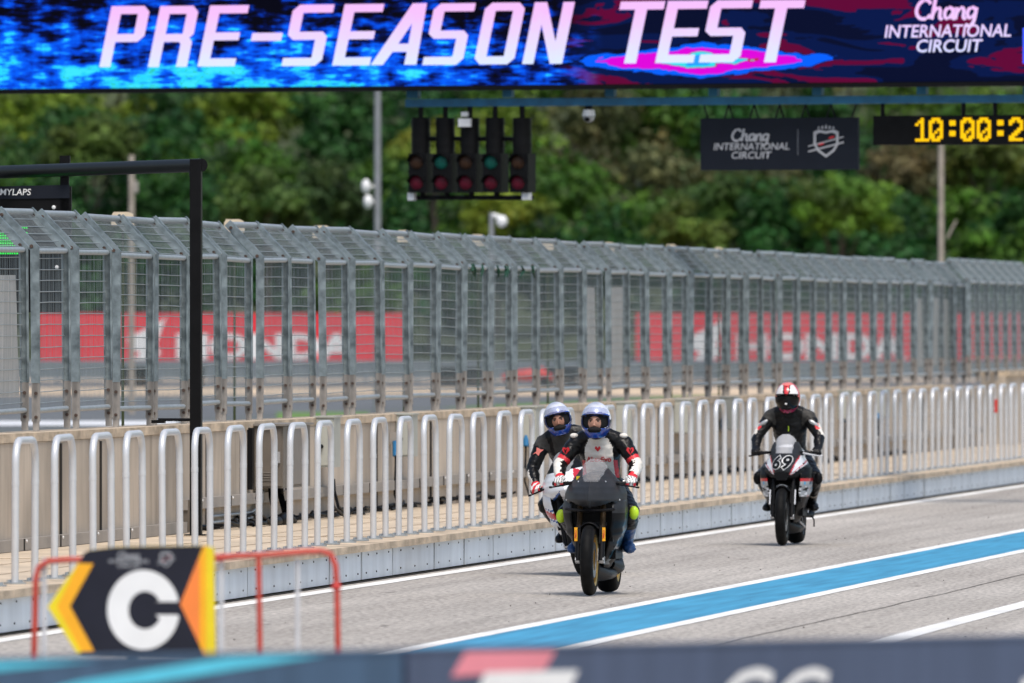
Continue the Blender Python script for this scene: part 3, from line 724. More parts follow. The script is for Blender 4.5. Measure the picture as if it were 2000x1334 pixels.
    if kind == 3:
        mb = MB(); mb.tube([(.13, .80, .30), (.20, 1.05, .30), (.17, 1.35, .42)], [.02, .03, .035], 10); mb.tube([(.20, 1.0, .30), (.235, .95, .25), (.235, .95, .18)], .008, 6); mb.build('exhaust', M['satinblack'], root, smooth=40)
        mb = MB(); mb.tube([(.10, .75, .24), (.13, 1.0, .18), (.06, 1.2, .12)], [.012, .014, .01], 6); mb.build('side_stand', M['alloy'], root)
    NOSE[:] = NOSE3 if kind == 3 else NOSE1
    # nose
    keep = lambda c, t: not (c.z > .955 and abs(c.x) < .062 + (c.z - .955) * .36)
    if kind == 1:
        mats = [M['mattblack'], M['satinblack']]; mf = lambda c: 1 if (c.z < .735 and abs(c.x) < .145 - (.735 - c.z) * .6 + .03) else 0
    elif kind == 2:
        mats = [M['bikewhite'], M['bikered'], M['bikeblue'], M['satinblack']]
        def mf(c):
            if c.z > .97: return 3
            if abs(c.x) < .05: return 0
            v = c.z + .55 * abs(c.x)
            if c.x > .09 and .9 < v < 1.03: return 1
            if v < .80: return 3
            if .80 < v < .82: return 2
            return 0
    else:
        mats = [M['satinblack'], M['bikewhite'], M['bikered'], M['mattblack'], M['helmpink']]
        def mf(c):
            u_ = abs(c.x) - (.070 + (c.z - .70) * .40)      # distance outwards from the inner edge of the chevron
            if c.z > .725 and c.z < .925:
                wd = .098 * min(1, (c.z - .715) / .12)
                if -.012 < u_ < .0: return 2
                if 0 <= u_ < wd * .62: return 1
                if wd * .62 <= u_ < wd * .80: return 4 if c.z > .87 else 2
                if wd * .80 <= u_ < wd * .95: return 1
                if u_ < -.012: return 3
            if c.z < .76 and abs(c.x) < .075: return 0
            return 3 if u_ < 0 else 0
    if kind == 1:
        k0 = keep; keep = lambda c, t: k0(c, t) and not (c.z < .742 + .045 * min(1, (abs(c.x) / .17) ** 2) and abs(c.x) < .19)
    nz_ = shell(NOSE, 72, 44, keep, mf); nose = solid(nz_.build('nose_fairing', mats, root, smooth=50), .006)
    if kind == 3:      # intake mouth
        mb = MB(); mb.prism([(-.085, .755), (.085, .755), (.05, .675), (-.05, .675)], -.088, -.05); mb.build('air_intake', M['black'], nose)
        for (s_, off, m_, dy) in (('69', .0135, M['white'], -.006), ('69', .0060, M['satinblack'], -.010)):
            me = text_mesh(s_, .172, shear=.24, offset=off, spacing=1.12)
            bmx = bmesh.new(); bmx.from_mesh(me); bmesh.ops.triangulate(bmx, faces=bmx.faces)
            bmesh.ops.subdivide_edges(bmx, edges=[e_ for e_ in bmx.edges if e_.calc_length() > .008], cuts=3); bmx.to_mesh(me); bmx.free()
            xform(me, lambda p: nose_out(p.x - .020, .795 + p.y, -dy)); from_mesh('race_number', me, m_, nose)
    if kind == 1:
        mb = MB(); mb.tube([(x, .02 + .9 * x * x, .712 + .35 * x * x) for x in np.linspace(-.2, .2, 15)], [(.034, .013)] * 15, 8, ref=(0, 1, 0)); mb.build('nose_lip', M['satinblack'], nose, smooth=60)
        for (x, z) in ((-.115, .955), (.115, .955), (-.225, .80), (.225, .80), (-.20, .752), (.20, .752)):
            mb = MB(); mb.ell((x, nose_y(x, z) - .002, z), (.007, .006, .007), nu=8, nv=6); mb.build('fastener', M['alloy'], nose)
        mb = MB(); x, z = -.125, .985; mb.box((x, nose_y(x, z) - .004, z), (.035, .004, .03), 0, Matrix.Rotation(-.5, 3, 'Z')); mb.build('yellow_sticker', M['yellow'], nose)
        # raised v-shaped centre spine
        mb = MB(); n = 14; L_ = []
        for i in range(n + 1):
            z = .735 + (.952 - .735) * i / n; hw = .012 + .055 * (i / n) ** 1.4
            L_.append([(-hw, nose_y(hw, z) + .001, z), (-hw * .5, nose_y(hw * .5, z) - .007, z), (0, nose_y(0, z) - .010, z), (hw * .5, nose_y(hw * .5, z) - .007, z), (hw, nose_y(hw, z) + .001, z)])
        mb.rings(L_, closed=False, cap=False); mb.build('nose_spine', M['mattblack'], nose, smooth=30)
    # windscreen
    SCR = [(.95, .055, .115, .38), (1.0, .115, .114, .39), (1.05, .185, .110, .40), (1.09, .245, .100, .40), (1.12, .29, .078, .40), (1.145, .33, .035, .38)]
    mb = shell(SCR, 24, 14, crease=0); mb.build('windscreen', M['screen'] if kind == 1 else clear_glass('windscreen_smoked', (.12, .12, .13), .2) if kind == 2 else clear_glass('windscreen_glare', (.85, .85, .86), .42), root, smooth=60)  # bike 69: sky glare put into the screen as a whitish mix
    mb = MB(); mb.box((0, .30, .965), (.17, .05, .08), 0, Matrix.Rotation(-.5, 3, 'X')); mb.box((0, .27, .985), (.11, .02, .045), 1, Matrix.Rotation(-.5, 3, 'X')); mb.build('dashboard', [M['satinblack'], M['leathergrey']], root)
    # side fairings
    for sx in (-1, 1):
        if kind == 1:
            mats = [M['mattblack'], M['teal'], M['satinblack']]
            mf = (lambda c: (1 if c.y > .36 + .25 * max(0, .55 - c.z) and c.z > .26 else 2) if c.z < .69 else 0) if sx > 0 else (lambda c: 2 if c.z < .69 else 0)  # satin black below the nose: the shade there is put into the colour
        elif kind == 2:
            mats = [M['bikewhite'], M['bikered'], M['bikeblue'], M['satinblack'], M['stickblue']]
            def mf(c):
                v = c.z - .35 * (c.y - .5)
                if .655 < v < .735: return 1
                if .63 < v < .645 or .745 < v < .757: return 2
                if v < .36 and c.y < .6: return 3
                if .55 < v < .60 and c.y > .5 and c.y < .6: return 4
                return 0
        else:
            mats = [M['satinblack'], M['bikegrey'], M['bikered'], M['stickblue'], M['bikewhite']]
            def mf(c):
                if c.z < .50: return 0
                h_ = math.sin(int(c.y * 26) * 12.9 + int(c.z * 44) * 7.3) * 43758.5; h_ -= math.floor(h_)
                if c.z > .665: return 2 if c.z < .69 else 0
                if h_ > .94: return 2
                if h_ > .88: return 3
                if h_ > .70: return 4
                if h_ < .12: return 0
                return 1
        sf = side_panel(sx, mats, mf, root)
        if kind == 2 and sx < 0:
            pass
    mb = MB(); mb.box((0, .42, .80), (.40, .3, .10)); mb.box((0, .26, .745), (.36, .16, .05)); mb.box((0, .30, .64), (.30, .04, .18)); mb.box((-.155, .33, .6), (.03, .2, .3)); mb.box((.155, .33, .6), (.03, .2, .3)); mb.build('inner_cowl', M['black'], root)
    # tank, seat, tail
    tankm = {1: M['mattblack'], 2: M['bikewhite'], 3: M['bikewhite']}[kind]
    mb = MB(); mb.tube([(0, .46, .88), (0, .52, .92), (0, .60, .945), (0, .75, .93), (0, .88, .87), (0, .98, .82)], [(.05, .04), (.10, .07), (.15, .095), (.165, .11), (.12, .09), (.07, .05)], 18); mb.build('fuel_tank', tankm, root, smooth=60)
    mb = MB(); mb.tube([(0, .92, .80), (0, 1.02, .805), (0, 1.2, .83), (0, 1.28, .86)], [(.09, .03), (.14, .035), (.13, .035), (.08, .03)], 14); mb.build('seat', M['leather'], root, smooth=60)
    mb = MB(); mb.tube([(0, 1.10, .76), (0, 1.3, .83), (0, 1.5, .91), (0, 1.66, .96)], [(.12, .05), (.13, .07), (.10, .05), (.03, .02)], 14); mb.build('tail', tankm, root, smooth=60)
    # bars
    hz = {1: .935, 2: .85, 3: .95}[kind]
    for sx in (-1, 1):
        mb = MB(); mb.tube([(sx * .10, .30, hz + .01), (sx * .20, .36, hz + .005)], .014, 8, 1); mb.tube([(sx * .19, .355, hz + .005), (sx * .345, .42, hz)], .0165, 10, 0); mb.tube([(sx * .343, .42, hz), (sx * .358, .427, hz)], .02, 10, 1)
        hb = mb.build('handlebar', [M['rubber'], M['satinblack']], root, smooth=40)
        mb = MB(); mb.tube([(sx * .19, .32, hz), (sx * .22, .27, hz - .005), (sx * .36, .335, hz - .03)], [.012, .009, .006], 6); mb.tube([(sx * .36, .335, hz - .03), (sx * .38, .345, hz - .03)], .01, 6)
        mb.build('lever', M['whitish'] if (kind == 3 and sx > 0) else M['satinblack'], hb)
    return root
# ------------------------------------------------------------------ people
def near_seg(p, a, b):
    ab = b - a; t = max(0, min(1, (p - a).dot(ab) / ab.length_squared)); return (p - (a + ab * t)).length, t
def make_person(loc, lean, label, J, suit, hz, cfg):
    root = empty('person', loc, 0, label, 'person', None); root.rotation_euler = (0, lean, 0)
    mb = MB()
    mb.tube(J['spine'], J['spine_r'], 20)
    B = {}
    hd = J['head']
    mb.tube([J['spine'][-2], hd + Vector((0, .02, -.06))], [.07, .06], 12)
    mb.ell(hd + Vector((0, .02, 0)), (.075, .095, .11), nu=16, nv=12)
    for s_, sx in (('l', -1), ('r', 1)):
        sh, el, wr = J['sh' + s_], J['el' + s_], J['wr' + s_]
        mb.tube([Vector((sx * .03, sh.y - .035, sh.z + .075)), Vector((sx * .11, sh.y - .02, sh.z + .035)), sh + Vector((-sx * .02, 0, .0))], [.062, .070, .078], 12)
        mb.ell(sh + Vector((0, 0, -.012)), (.082, .085, .078)); mb.tube([sh, sh.lerp(el, .5), el], [.074, .068, .056], 12); mb.ell(el, (.058, .058, .058))
        mb.tube([el, el.lerp(wr, .35), el.lerp(wr, .8), wr], [.056, .058, .045, .040], 12)
        hp, kn, an, toe = J['hip' + s_], J['kn' + s_], J['an' + s_], J['toe' + s_]
        mb.ell(hp, (.11, .12, .11)); mb.tube([hp, hp.lerp(kn, .5), kn], [.105, .095, .075], 12); mb.ell(kn, (.078, .078, .078))
        mb.tube([kn, kn.lerp(an, .35), kn.lerp(an, .8), an], [.072, .074, .055, .052], 12); mb.ell(an, (.055, .06, .055))
        heel = an + Vector((0, .05, -.055)); mb.tube([heel, an.lerp(toe, .5) + Vector((0, 0, -.015)), toe, toe + (toe - an).normalized() * .045], [(.046, .048), (.056, .050), (.054, .040), (.024, .02)], 12)
        B['ua' + s_] = (sh, el); B['fa' + s_] = (el, wr); B['th' + s_] = (hp, kn); B['si' + s_] = (kn, an); B['ft' + s_] = (heel, toe)
    B['to'] = (J['spine'][0], J['spine'][-2]); B['he'] = (J['spine'][-1], hd)
    tmp = mb.build('tmp', M['leather'])
    md = tmp.modifiers.new('r', 'REMESH'); md.mode = 'VOXEL'; md.voxel_size = .0105
    ms = tmp.modifiers.new('s', 'SMOOTH'); ms.iterations = 4; ms.factor = .5
    bpy.context.view_layer.update(); me = eval_mesh(tmp); bpy.data.objects.remove(tmp)
    # wrinkles in the leather
    from mathutils import noise as mn
    for v in me.vertices:
        q = v.co; d_ = mn.noise(Vector((q.x * 16, q.y * 16, q.z * 28))) * .0065 + mn.noise(Vector((q.x * 34, q.y * 34, q.z * 60))) * .0045
        v.co += v.normal * d_
    mats, fn = suit
    idx = []
    for f in me.polygons:
        c = f.center; best = min(B.items(), key=lambda kv: near_seg(c, *kv[1])[0] * (.62 if kv[0] == 'to' else 1)); bn = best[0]; t = near_seg(c, *best[1])[1]
        idx.append(fn(bn[:2], bn[2:], t, c, f.normal))
    o = from_mesh('body', me, mats, root); me.polygons.foreach_set('material_index', idx); me.polygons.foreach_set('use_smooth', [True] * len(idx)); me.update()
    # gloves: palm, four curled fingers, thumb
    for s_, sx in (('l', -1), ('r', 1)):
        wr = J['wr' + s_]; g = J['grip' + s_]; mb = MB(); ax = J['ax' + s_]      # ax: unit vector along the bar, outwards
        back = (wr - g).normalized(); upv = Vector((0, 0, 1)); fw = upv.cross(ax).normalized()
        if fw.y > 0: fw = -fw
        mb.tube([wr + back * .03, wr, wr.lerp(g, .45) + upv * .012, g + upv * .022 - fw * .008], [.043, .040, (.045, .028), (.044, .022)], 12, ref=ax)
        for k in range(4):
            b = g + ax * (-.033 + .0225 * k); ln = (.95, 1.05, 1.0, .85)[k]
            mb.tube([b + upv * .030 - fw * .004, b + upv * .029 + fw * .022 * ln, b + upv * .004 + fw * .037 * ln, b - upv * .024 + fw * .026 * ln, b - upv * .029 + fw * .004], [.0125, .012, .0115, .011, .009], 8, ref=ax)
        b = g - ax * .045; mb.tube([b + upv * .014 - fw * .03, b - upv * .008 - fw * .014, b - upv * .025 + fw * .01], [.015, .013, .010], 8, ref=ax)
        tmp = mb.build('tmp', M['leather']); md = tmp.modifiers.new('r', 'REMESH'); md.mode = 'VOXEL'; md.voxel_size = .0042
        ms = tmp.modifiers.new('s', 'SMOOTH'); ms.iterations = 2; bpy.context.view_layer.update(); me = eval_mesh(tmp); bpy.data.objects.remove(tmp)
        gm, gf = cfg['glove']; go = from_mesh('glove', me, gm, root); ii = [gf(f.center, f.normal, g, wr, upv, fw, ax) for f in me.polygons]
        me.polygons.foreach_set('material_index', ii); me.polygons.foreach_set('use_smooth', [True] * len(ii)); me.update()
    return root
def helmet(root, c, mats, fn, face=None, yaw=0.0, pitch=0.0, visor=None):
    he = bpy.data.objects.new('helmet_pivot', None)
    bpy.data.objects.remove(he)
    Rm = Matrix.Rotation(yaw, 3, 'Z') @ Matrix.Rotation(pitch, 3, 'X')
    RX, RY, RZ = .130, .160, .168
    def surf(th, ph, s=1.0):      # th from top, ph from the front
        x = RX * math.sin(th) * math.sin(ph); y_ = -RY * math.sin(th) * math.cos(ph); z = RZ * math.cos(th)
        if z < -.02:
            k_ = min(1, (-.02 - z) / .11)
            if y_ < 0: y_ -= .022 * k_ * math.cos(ph) ** 2
            x *= 1 - .10 * k_
        return Vector((x * s, y_ * s, z * s))
    nt_, np_ = 44, 72; mb = MB(); P = [[surf(rad(146) * i / nt_, -PI + 2 * PI * j / np_) for j in range(np_)] for i in range(nt_ + 1)]
    def in_port(i, j):
        p = (P[i][j] + P[i][(j + 1) % np_] + P[i + 1][j] + P[i + 1][(j + 1) % np_]) / 4; ph = abs(-PI + 2 * PI * (j + .5) / np_)
        lo = -.066 + .030 * (ph / 1.2) ** 2; return ph < 1.12 and lo < p.z < .060 - .018 * (ph / 1.12) ** 2
    flat = [Rm @ q for r in P for q in r]; mb.v = [tuple(q) for q in flat]
    for i in range(nt_):
        for j in range(np_):
            if in_port(i, j): continue
            k = (j + 1) % np_; cc = (P[i][j] + P[i][k] + P[i + 1][j] + P[i + 1][k]) / 4
            mb.f.append((i * np_ + j, (i + 1) * np_ + j, (i + 1) * np_ + k, i * np_ + k)); mb.m.append(fn(cc, -PI + 2 * PI * (j + .5) / np_))
    ho = mb.build('helmet', mats, root, smooth=50, loc=c); solid(ho, .012)
    mb = MB(); mb.ell((0, 0, 0), (RX * .90, RY * .86, RZ * .90), nu=24, nv=16, R=Rm); mb.build('helmet_liner', M['liner'], ho, smooth=60)
    # chin vent and trim
    mb = MB(); mb.tube([Rm @ (surf(rad(118), a) * 1.005) for a in np.linspace(-.42, .42, 9)], [(.010, .012)] * 9, 6); mb.build('chin_vent', M['satinblack'], ho, smooth=50)
    mb = MB(); mb.tube([Rm @ (surf(math.acos((.063 - .018 * (a / 1.12) ** 2) / RZ), a) * 1.01) for a in np.linspace(-1.15, 1.15, 25)], .006, 6); mb.build('port_seal', M['satinblack'], ho, smooth=50)
    if face:
        sk, ew = face
        mb = MB(); mb.ell((0, -.055, -.006), (.079, .092, .092), 0, 28, 20, R=None)
        mb.tube([(0, -.141, .012), (0, -.147, -.014), (0, -.150, -.030)], [.006, .008, .011], 8, 0); mb.ell((0, -.142, -.032), (.017, .011, .008), 0)
        for sx in (-1, 1):
            mb.ell((sx * .031, -.134, .006), (.0145, .008, .0052), 2, 10, 8); mb.ell((sx * .031, -.1395, .0058), (.0075, .0045, .0052), 1, 8, 6)
            mb.tube([(sx * .012, -.146, .021), (sx * .03, -.143, .027), (sx * .050, -.130, .021)], [.0035, .0045, .003], 6, 1)
            mb.tube([(sx * .016, -.142, .011), (sx * .031, -.1425, .0145), (sx * .046, -.133, .010)], .002, 6, 1)
        mb.v = [tuple(Rm @ Vector(v)) for v in mb.v]
        mb.build('face', [sk, M['hair'], M['eyewhite']], root, smooth=60, loc=c)
        mb = MB(); mb.ell((0, -.138, -.066), (.060, .040, .026), nu=16, nv=10); mb.v = [tuple(Rm @ Vector(v)) for v in mb.v]; mb.build('breath_guard', M['liner'], ho, smooth=60)
    if visor:
        mb = MB(); rings = []
        for i in range(11):
            row = []
            for a in np.linspace(-1.22, 1.22, 29):
                zt = visor[0] - .018 * (a / 1.2) ** 2; zb = visor[1] + .012 * (a / 1.2) ** 2; z = zt + (zb - zt) * i / 10
                p = surf(math.acos(max(-1, min(1, z / RZ))), a) * 1.02; row.append(Rm @ p)
            rings.append(row)
        mb.rings(rings, closed=False, cap=False); mb.build('visor', visor[2], ho, smooth=60)
    return ho
def joints(hz, elx=.37, hx_=.295, lean_y=0.0, headx=0.0, heady=.585, headz=1.455, shz=1.285, elz=1.12, knx=.275, kz=.70):
    V = Vector; J = {}
    J['spine'] = [V((0, 1.04, .84)), V((0, .98, .93)), V((0, .90, 1.03)), V((0, .82, 1.13)), V((0, .75, 1.22)), V((0, .71, shz + .005)), V((0, .67, shz + .07))]
    J['spine_r'] = [(.15, .10), (.165, .12), (.155, .112), (.17, .118), (.185, .118), (.15, .085), (.065, .065)]
    J['head'] = V((headx, heady, headz))
    for s_, sx in (('l', -1), ('r', 1)):
        J['sh' + s_] = V((sx * .195, .73, shz)); J['el' + s_] = V((sx * elx, .63, elz)); ax = V((sx * .155, .065, -.005)).normalized(); J['ax' + s_] = ax
        J['grip' + s_] = V((sx * hx_, .40, hz)); J['wr' + s_] = V((sx * (hx_ + .012), .475, hz + .045))
        J['hip' + s_] = V((sx * .105, 1.0, .88)); J['kn' + s_] = V((sx * knx, .63, kz)); J['an' + s_] = V((sx * .205, 1.0, .45)); J['toe' + s_] = V((sx * .245, .83, .375))
    return J
def pads(root, J, c_m, size=.05):
    for s_, sx in (('l', -1), ('r', 1)):
        kn = J['kn' + s_]; mb = MB(); mb.ell(kn + Vector((sx * .035, -.055, -.012)), (.042, .04, .058), nu=14, nv=10); mb.build('knee_slider', c_m, root, smooth=60)
# front rider (white chest suit)
b1 = ground_at(1151, 1164.5); BK1 = Vector((b1.x, b1.y + .02, 0.004))
make_bike(BK1, 0.0, 'matt black racing motorcycle with gold wheels, foremost of the three', 1)
J = joints(.945, elx=.325, headx=-.012, elz=1.09); J['knl'].z -= .03
def suit1(bn, s_, t, c, n):
    sx = -1 if s_ == 'l' else 1
    if bn == 'he': return 0
    if bn == 'to':
        if n.y < -.15 and c.z > .98:
            if abs(c.x) < .118 - max(0, c.z - 1.24) * .5 and c.z < 1.315: return 1
            if abs(c.x) < .15 and c.z < 1.13: return 2
        return 0
    if bn == 'ua':
        out = (c.x * sx)
        if t > .72 and t < .86: return 2
        if t >= .86: return 1 if n.x * sx > -.25 else 0
        return 0
    if bn == 'fa': return 1 if n.x * sx > .0 or n.y < -.7 and n.x * sx > -.35 else 0
    if bn == 'si': return 0 if t < .30 else (3 if t > .42 else 4)
    if bn == 'ft': return 3 if c.z > .345 else 0
    return 0
def glove_w(c, n, g, wr, upv, fw, ax):
    d_ = (c - g); a = d_.dot(ax)
    if (c - wr).length < .052: return 1
    if d_.dot(upv) < -.004 and abs(a) > .018: return 1
    if abs(math.sin(a * 130)) > .93: return 2
    return 0
R1 = make_person(BK1, 0.0, 'person in black and off-white race suit and white gloves riding the foremost bike', J, ([M['leather'], M['leatherwhite'], M['suitred'], M['suitblue'], M['leathergrey']], suit1), .945, {'glove': ([M['helmwhite'], M['suitred'], M['leather']], glove_w)})
def helm_blue(c, ph):
    if c.z > .088 - .02 * ph * ph: return 0
    if c.z > .05 and abs(ph) < 1.3: return 1
    if abs(ph) > 1.25 and c.z > -.03: return 0 if c.z > .02 else 2
    return 1 if c.z < -.06 else 2
helmet(R1, J['head'], [M['helmpale'], M['helmblue'], M['helmnavy']], helm_blue, (M['skin'], None), visor=(.125, .062, clear_glass('visor_raised_clear', (.75, .80, .95), .2)))
pads(R1, J, M['neon'])
def decal(root, name, me, mat, c, dy, surf_y=None):
    o = from_mesh(name, me, mat, root); return o
# chest writing, shoulder pads, arm emblems
def front_y(J, x, z):   # front of the chest at x, z
    sp = J['spine']; r = J['spine_r']
    for i in range(len(sp) - 1):
        if sp[i].z <= z <= sp[i + 1].z:
            t = (z - sp[i].z) / (sp[i + 1].z - sp[i].z); y_ = sp[i].y + (sp[i + 1].y - sp[i].y) * t
            a = r[i][0] + (r[i + 1][0] - r[i][0]) * t; b = r[i][1] + (r[i + 1][1] - r[i][1]) * t
            return y_ - b * math.sqrt(max(.05, 1 - (x / a) ** 2)) * 1.0 - .045 * 1
    return sp[-1].y
me = text_mesh('ALexEvo', .058, shear=.1, offset=.0016, spacing=1.0); xform(me, lambda p: Vector((p.x, front_y(J, p.x, 1.118 + p.y), 1.118 + p.y))); from_mesh('chest_lettering', me, M['suitred'], R1)
def heart(s_):
    return [(0, -.5 * s_), (.55 * s_, .1 * s_), (.45 * s_, .5 * s_), (.2 * s_, .5 * s_), (0, .15 * s_), (-.2 * s_, .5 * s_), (-.45 * s_, .5 * s_), (-.55 * s_, .1 * s_)]
me = loops_mesh([heart(.045)]); xform(me, lambda p: Vector((p.x, front_y(J, p.x, 1.225 + p.y), 1.225 + p.y))); from_mesh('chest_emblem', me, M['suitred'], R1)
for s_, sx in (('l', -1), ('r', 1)):
    p = J['sh' + s_].lerp(J['el' + s_], .42); mb = MB(); mb.prism(heart(.062), -.012, .0); mb.v = [tuple(Matrix.Rotation(sx * .5, 3, 'Z') @ Vector(v) + p + Vector((sx * .02, -.072, .004))) for v in mb.v]; em = mb.build('arm_emblem', M['suitred'], R1); mb = MB(); mb.prism([(0, -.022), (.014, .016), (.006, .016), (0, -.004), (-.006, .016), (-.014, .016)], -.016, -.011); mb.v = [tuple(Matrix.Rotation(sx * .5, 3, 'Z') @ Vector(v) + p + Vector((sx * .02, -.072, .004))) for v in mb.v]; mb.build('emblem_mark', M['leather'], em)
    p = J['sh' + s_]; mb = MB(); mb.ell(p + Vector((sx * .015, -.055, .052)), (.036, .026, .022), nu=14, nv=10); mb.build('shoulder_pad', M['leatherwhite'], R1, smooth=60)
# rear rider of the pair (leaning)
b2 = ground_at(1141, 1125); BK2 = Vector((b2.x, b2.y, .004)); LEAN2 = -rad(12.5)
make_bike(BK2, LEAN2, 'white sport motorcycle with red and blue stripes leaning beside the foremost bike', 2)
J2 = joints(.86, elx=.33, hx_=.30, headx=.0, heady=.60, headz=1.44, shz=1.27, elz=1.05)
def suit2(bn, s_, t, c, n):
    sx = -1 if s_ == 'l' else 1
    if bn == 'fa' and n.x * sx > .55 and t > .2: return 1
    if bn == 'ua' and t < .25: return 2
    if bn == 'to' and n.y < -.2 and abs(c.x) < .1: return 2
    if bn in ('si',) and t > .55: return 3
    return 0
def glove_r(c, n, g, wr, upv, fw, ax):
    d_ = (c - g); a = d_.dot(ax)
    if (c - wr).length < .048: return 0
    return 0 if math.sin(a * 95 + d_.dot(upv) * 60) > .1 else 1
R2 = make_person(BK2, LEAN2, 'person in a plain black race suit and blue helmet leaning on the white bike', J2, ([M['leather'], M['leatherwhite'], M['leathergrey'], M['suitblue']], suit2), .86, {'glove': ([M['suitred'], M['helmwhite']], glove_r)})
helmet(R2, J2['head'], [M['helmpale'], M['helmblue'], M['helmnavy']], helm_blue, (M['skin2'], None), yaw=rad(7), pitch=rad(3), visor=(.125, .062, clear_glass('visor_raised_blue', (.65, .70, .85), .2)))
p = J2['shl'].lerp(J2['ell'], .30); mb = MB(); mb.prism([(-.05, -.02), (-.01, .0), (.0, .035), (.03, .01), (.06, .0), (.02, -.02), (.0, -.045), (-.02, -.015)], -.01, 0); mb.v = [tuple(Vector(v) + p + Vector((-.01, -.082, 0))) for v in mb.v]; mb.build('arm_emblem', M['helmpink'], R2)
p = J2['shr'].lerp(J2['elr'], .25); mb = MB(); mb.ell(p + Vector((.06, -.03, .03)), (.03, .03, .045)); mb.build('arm_emblem', M['helmpink'], R2)
# third rider, bike 69
b3 = ground_at(1527.5, 1066.5); BK3 = Vector((b3.x, b3.y + .02, .004))
make_bike(BK3, 0.0, 'black racing motorcycle numbered 69 with white and red nose stripes, behind on the right', 3)
J3 = joints(.955, elx=.322, hx_=.312, headx=0.0, heady=.56, headz=1.515, shz=1.33, elz=1.12)
def suit3(bn, s_, t, c, n):
    sx = -1 if s_ == 'l' else 1
    if bn == 'ua':
        if .52 < t < .80 and n.x * sx > .05: return 2 if n.x * sx < .62 else 1
        if t >= .80 and n.x * sx > .3: return 1
        if t < .25: return 3
    if bn == 'fa' and t < .12 and n.x * sx > .3: return 1
    if bn == 'si' and .62 < t < .68: return 4
    if bn == 'ft' and c.z < .345: return 0
    return 0
def glove_b(c, n, g, wr, upv, fw, ax):
    a = (c - g).dot(ax); return 0
R3 = make_person(BK3, 0.0, 'person in a black race suit with dark-visored white and red helmet riding bike 69', J3, ([M['leather'], M['leatherwhite'], M['suitred'], M['leathergrey'], M['poleconc']], suit3), .955, {'glove': ([M['leather'], M['bikegrey']], glove_b)})
def helm_white(c, ph):
    a = abs(ph)
    if c.z < -.085: return 3 if math.sin(c.x * 170) * math.sin(c.z * 230) > -.2 else 4
    if a > 1.25: return 1 if c.z > -.02 else 2
    x = abs(c.x)
    if c.z > .146 and c.y > -.085: return 2
    if x < .022 + .03 * max(0, (c.z - .04)) : return 1
    if x < .034 + .03 * max(0, (c.z - .04)): return 4
    if x > .112: return 2
    return 0
h3 = helmet(R3, J3['head'], [M['helmwhite'], M['helmred'], M['helmpink'], M['helmmag'], M['satinblack']], helm_white, None, pitch=rad(8), visor=(.040, -.098, M['visor']))
mb = MB(); mb.box((0, -.108, .112), (.024, .02, .022)); mb.build('top_vent', M['satinblack'], h3)
mb = MB(); mb.ell((0, -.184, -.058), (.013, .006, .010)); mb.build('visor_catch', M['helmwhite'], h3)
for s_, sx in (('l', -1), ('r', 1)):
    p = J3['sh' + s_].lerp(J3['el' + s_], .38); mb = MB(); mb.ell((0, 0, 0), (.062, .018, .022)); Rr = Matrix.Rotation(sx * .6, 3, 'Y'); mb.v = [tuple(Rr @ Vector(v) + p + Vector((sx * .02, -.066, .005))) for v in mb.v]; mb.build('shoulder_slider', M['silverpad'], R3, smooth=60)
    kn = J3['kn' + s_]; mb = MB(); mb.ell(kn + Vector((sx * .04, -.05, -.012)), (.045, .04, .068)); mb.build('knee_slider', M['satinblack'], R3, smooth=60)
mb = MB(); z = 1.20; mb.box((.004, front_y(J3, 0, z) , z), (.008, .008, .055)); mb.build('zip_puller', M['neon'], R3)
# ------------------------------------------------------------------ gantry with the screen
DG = 165.0; TG = .42; QG = DG / 190
g0 = at(1000, 165, DG); gd = Vector((CT, ST, 0)) - TG * Vector((-ST, CT, 0)); gd.normalize(); gn = Vector((gd.y, -gd.x, 0)); grz = math.atan2(gd.y, gd.x)
if gn.y > 0: gn = -gn
def gpix(px, py, off=0.0):     # lx, z on the gantry's front plane
    o = Vector((0, 0, H)); dv = at(px, py, 1.0) - o; P = g0 + gn * off; t = (P - o).dot(gn) / dv.dot(gn); q = o + dv * t; return (q - P).dot(gd), q.z
GZ = 0.0
def grot(): return grz
kG = gpix(1001, 165)[0] - gpix(1000, 165)[0]; kZ = gpix(1000, 164)[1] - gpix(1000, 165)[1]
zb = gpix(1000, 172)[1] - .02
root = empty('led_screen', (g0.x, g0.y, 0), grz, 'wide lit LED screen reading PRE-SEASON TEST across the top', 'screen')
x0, x1 = gpix(-260, 165)[0], gpix(2260, 165)[0]; zt = zb + 2.05
mb = MB(); mb.box(((x0 + x1) / 2, .22, (zb + zt) / 2), (x1 - x0, .36, zt - zb)); mb.box(((x0 + x1) / 2, .02, zb + .02), (x1 - x0, .06, .05)); mb.build('screen_case', M['black'], root)
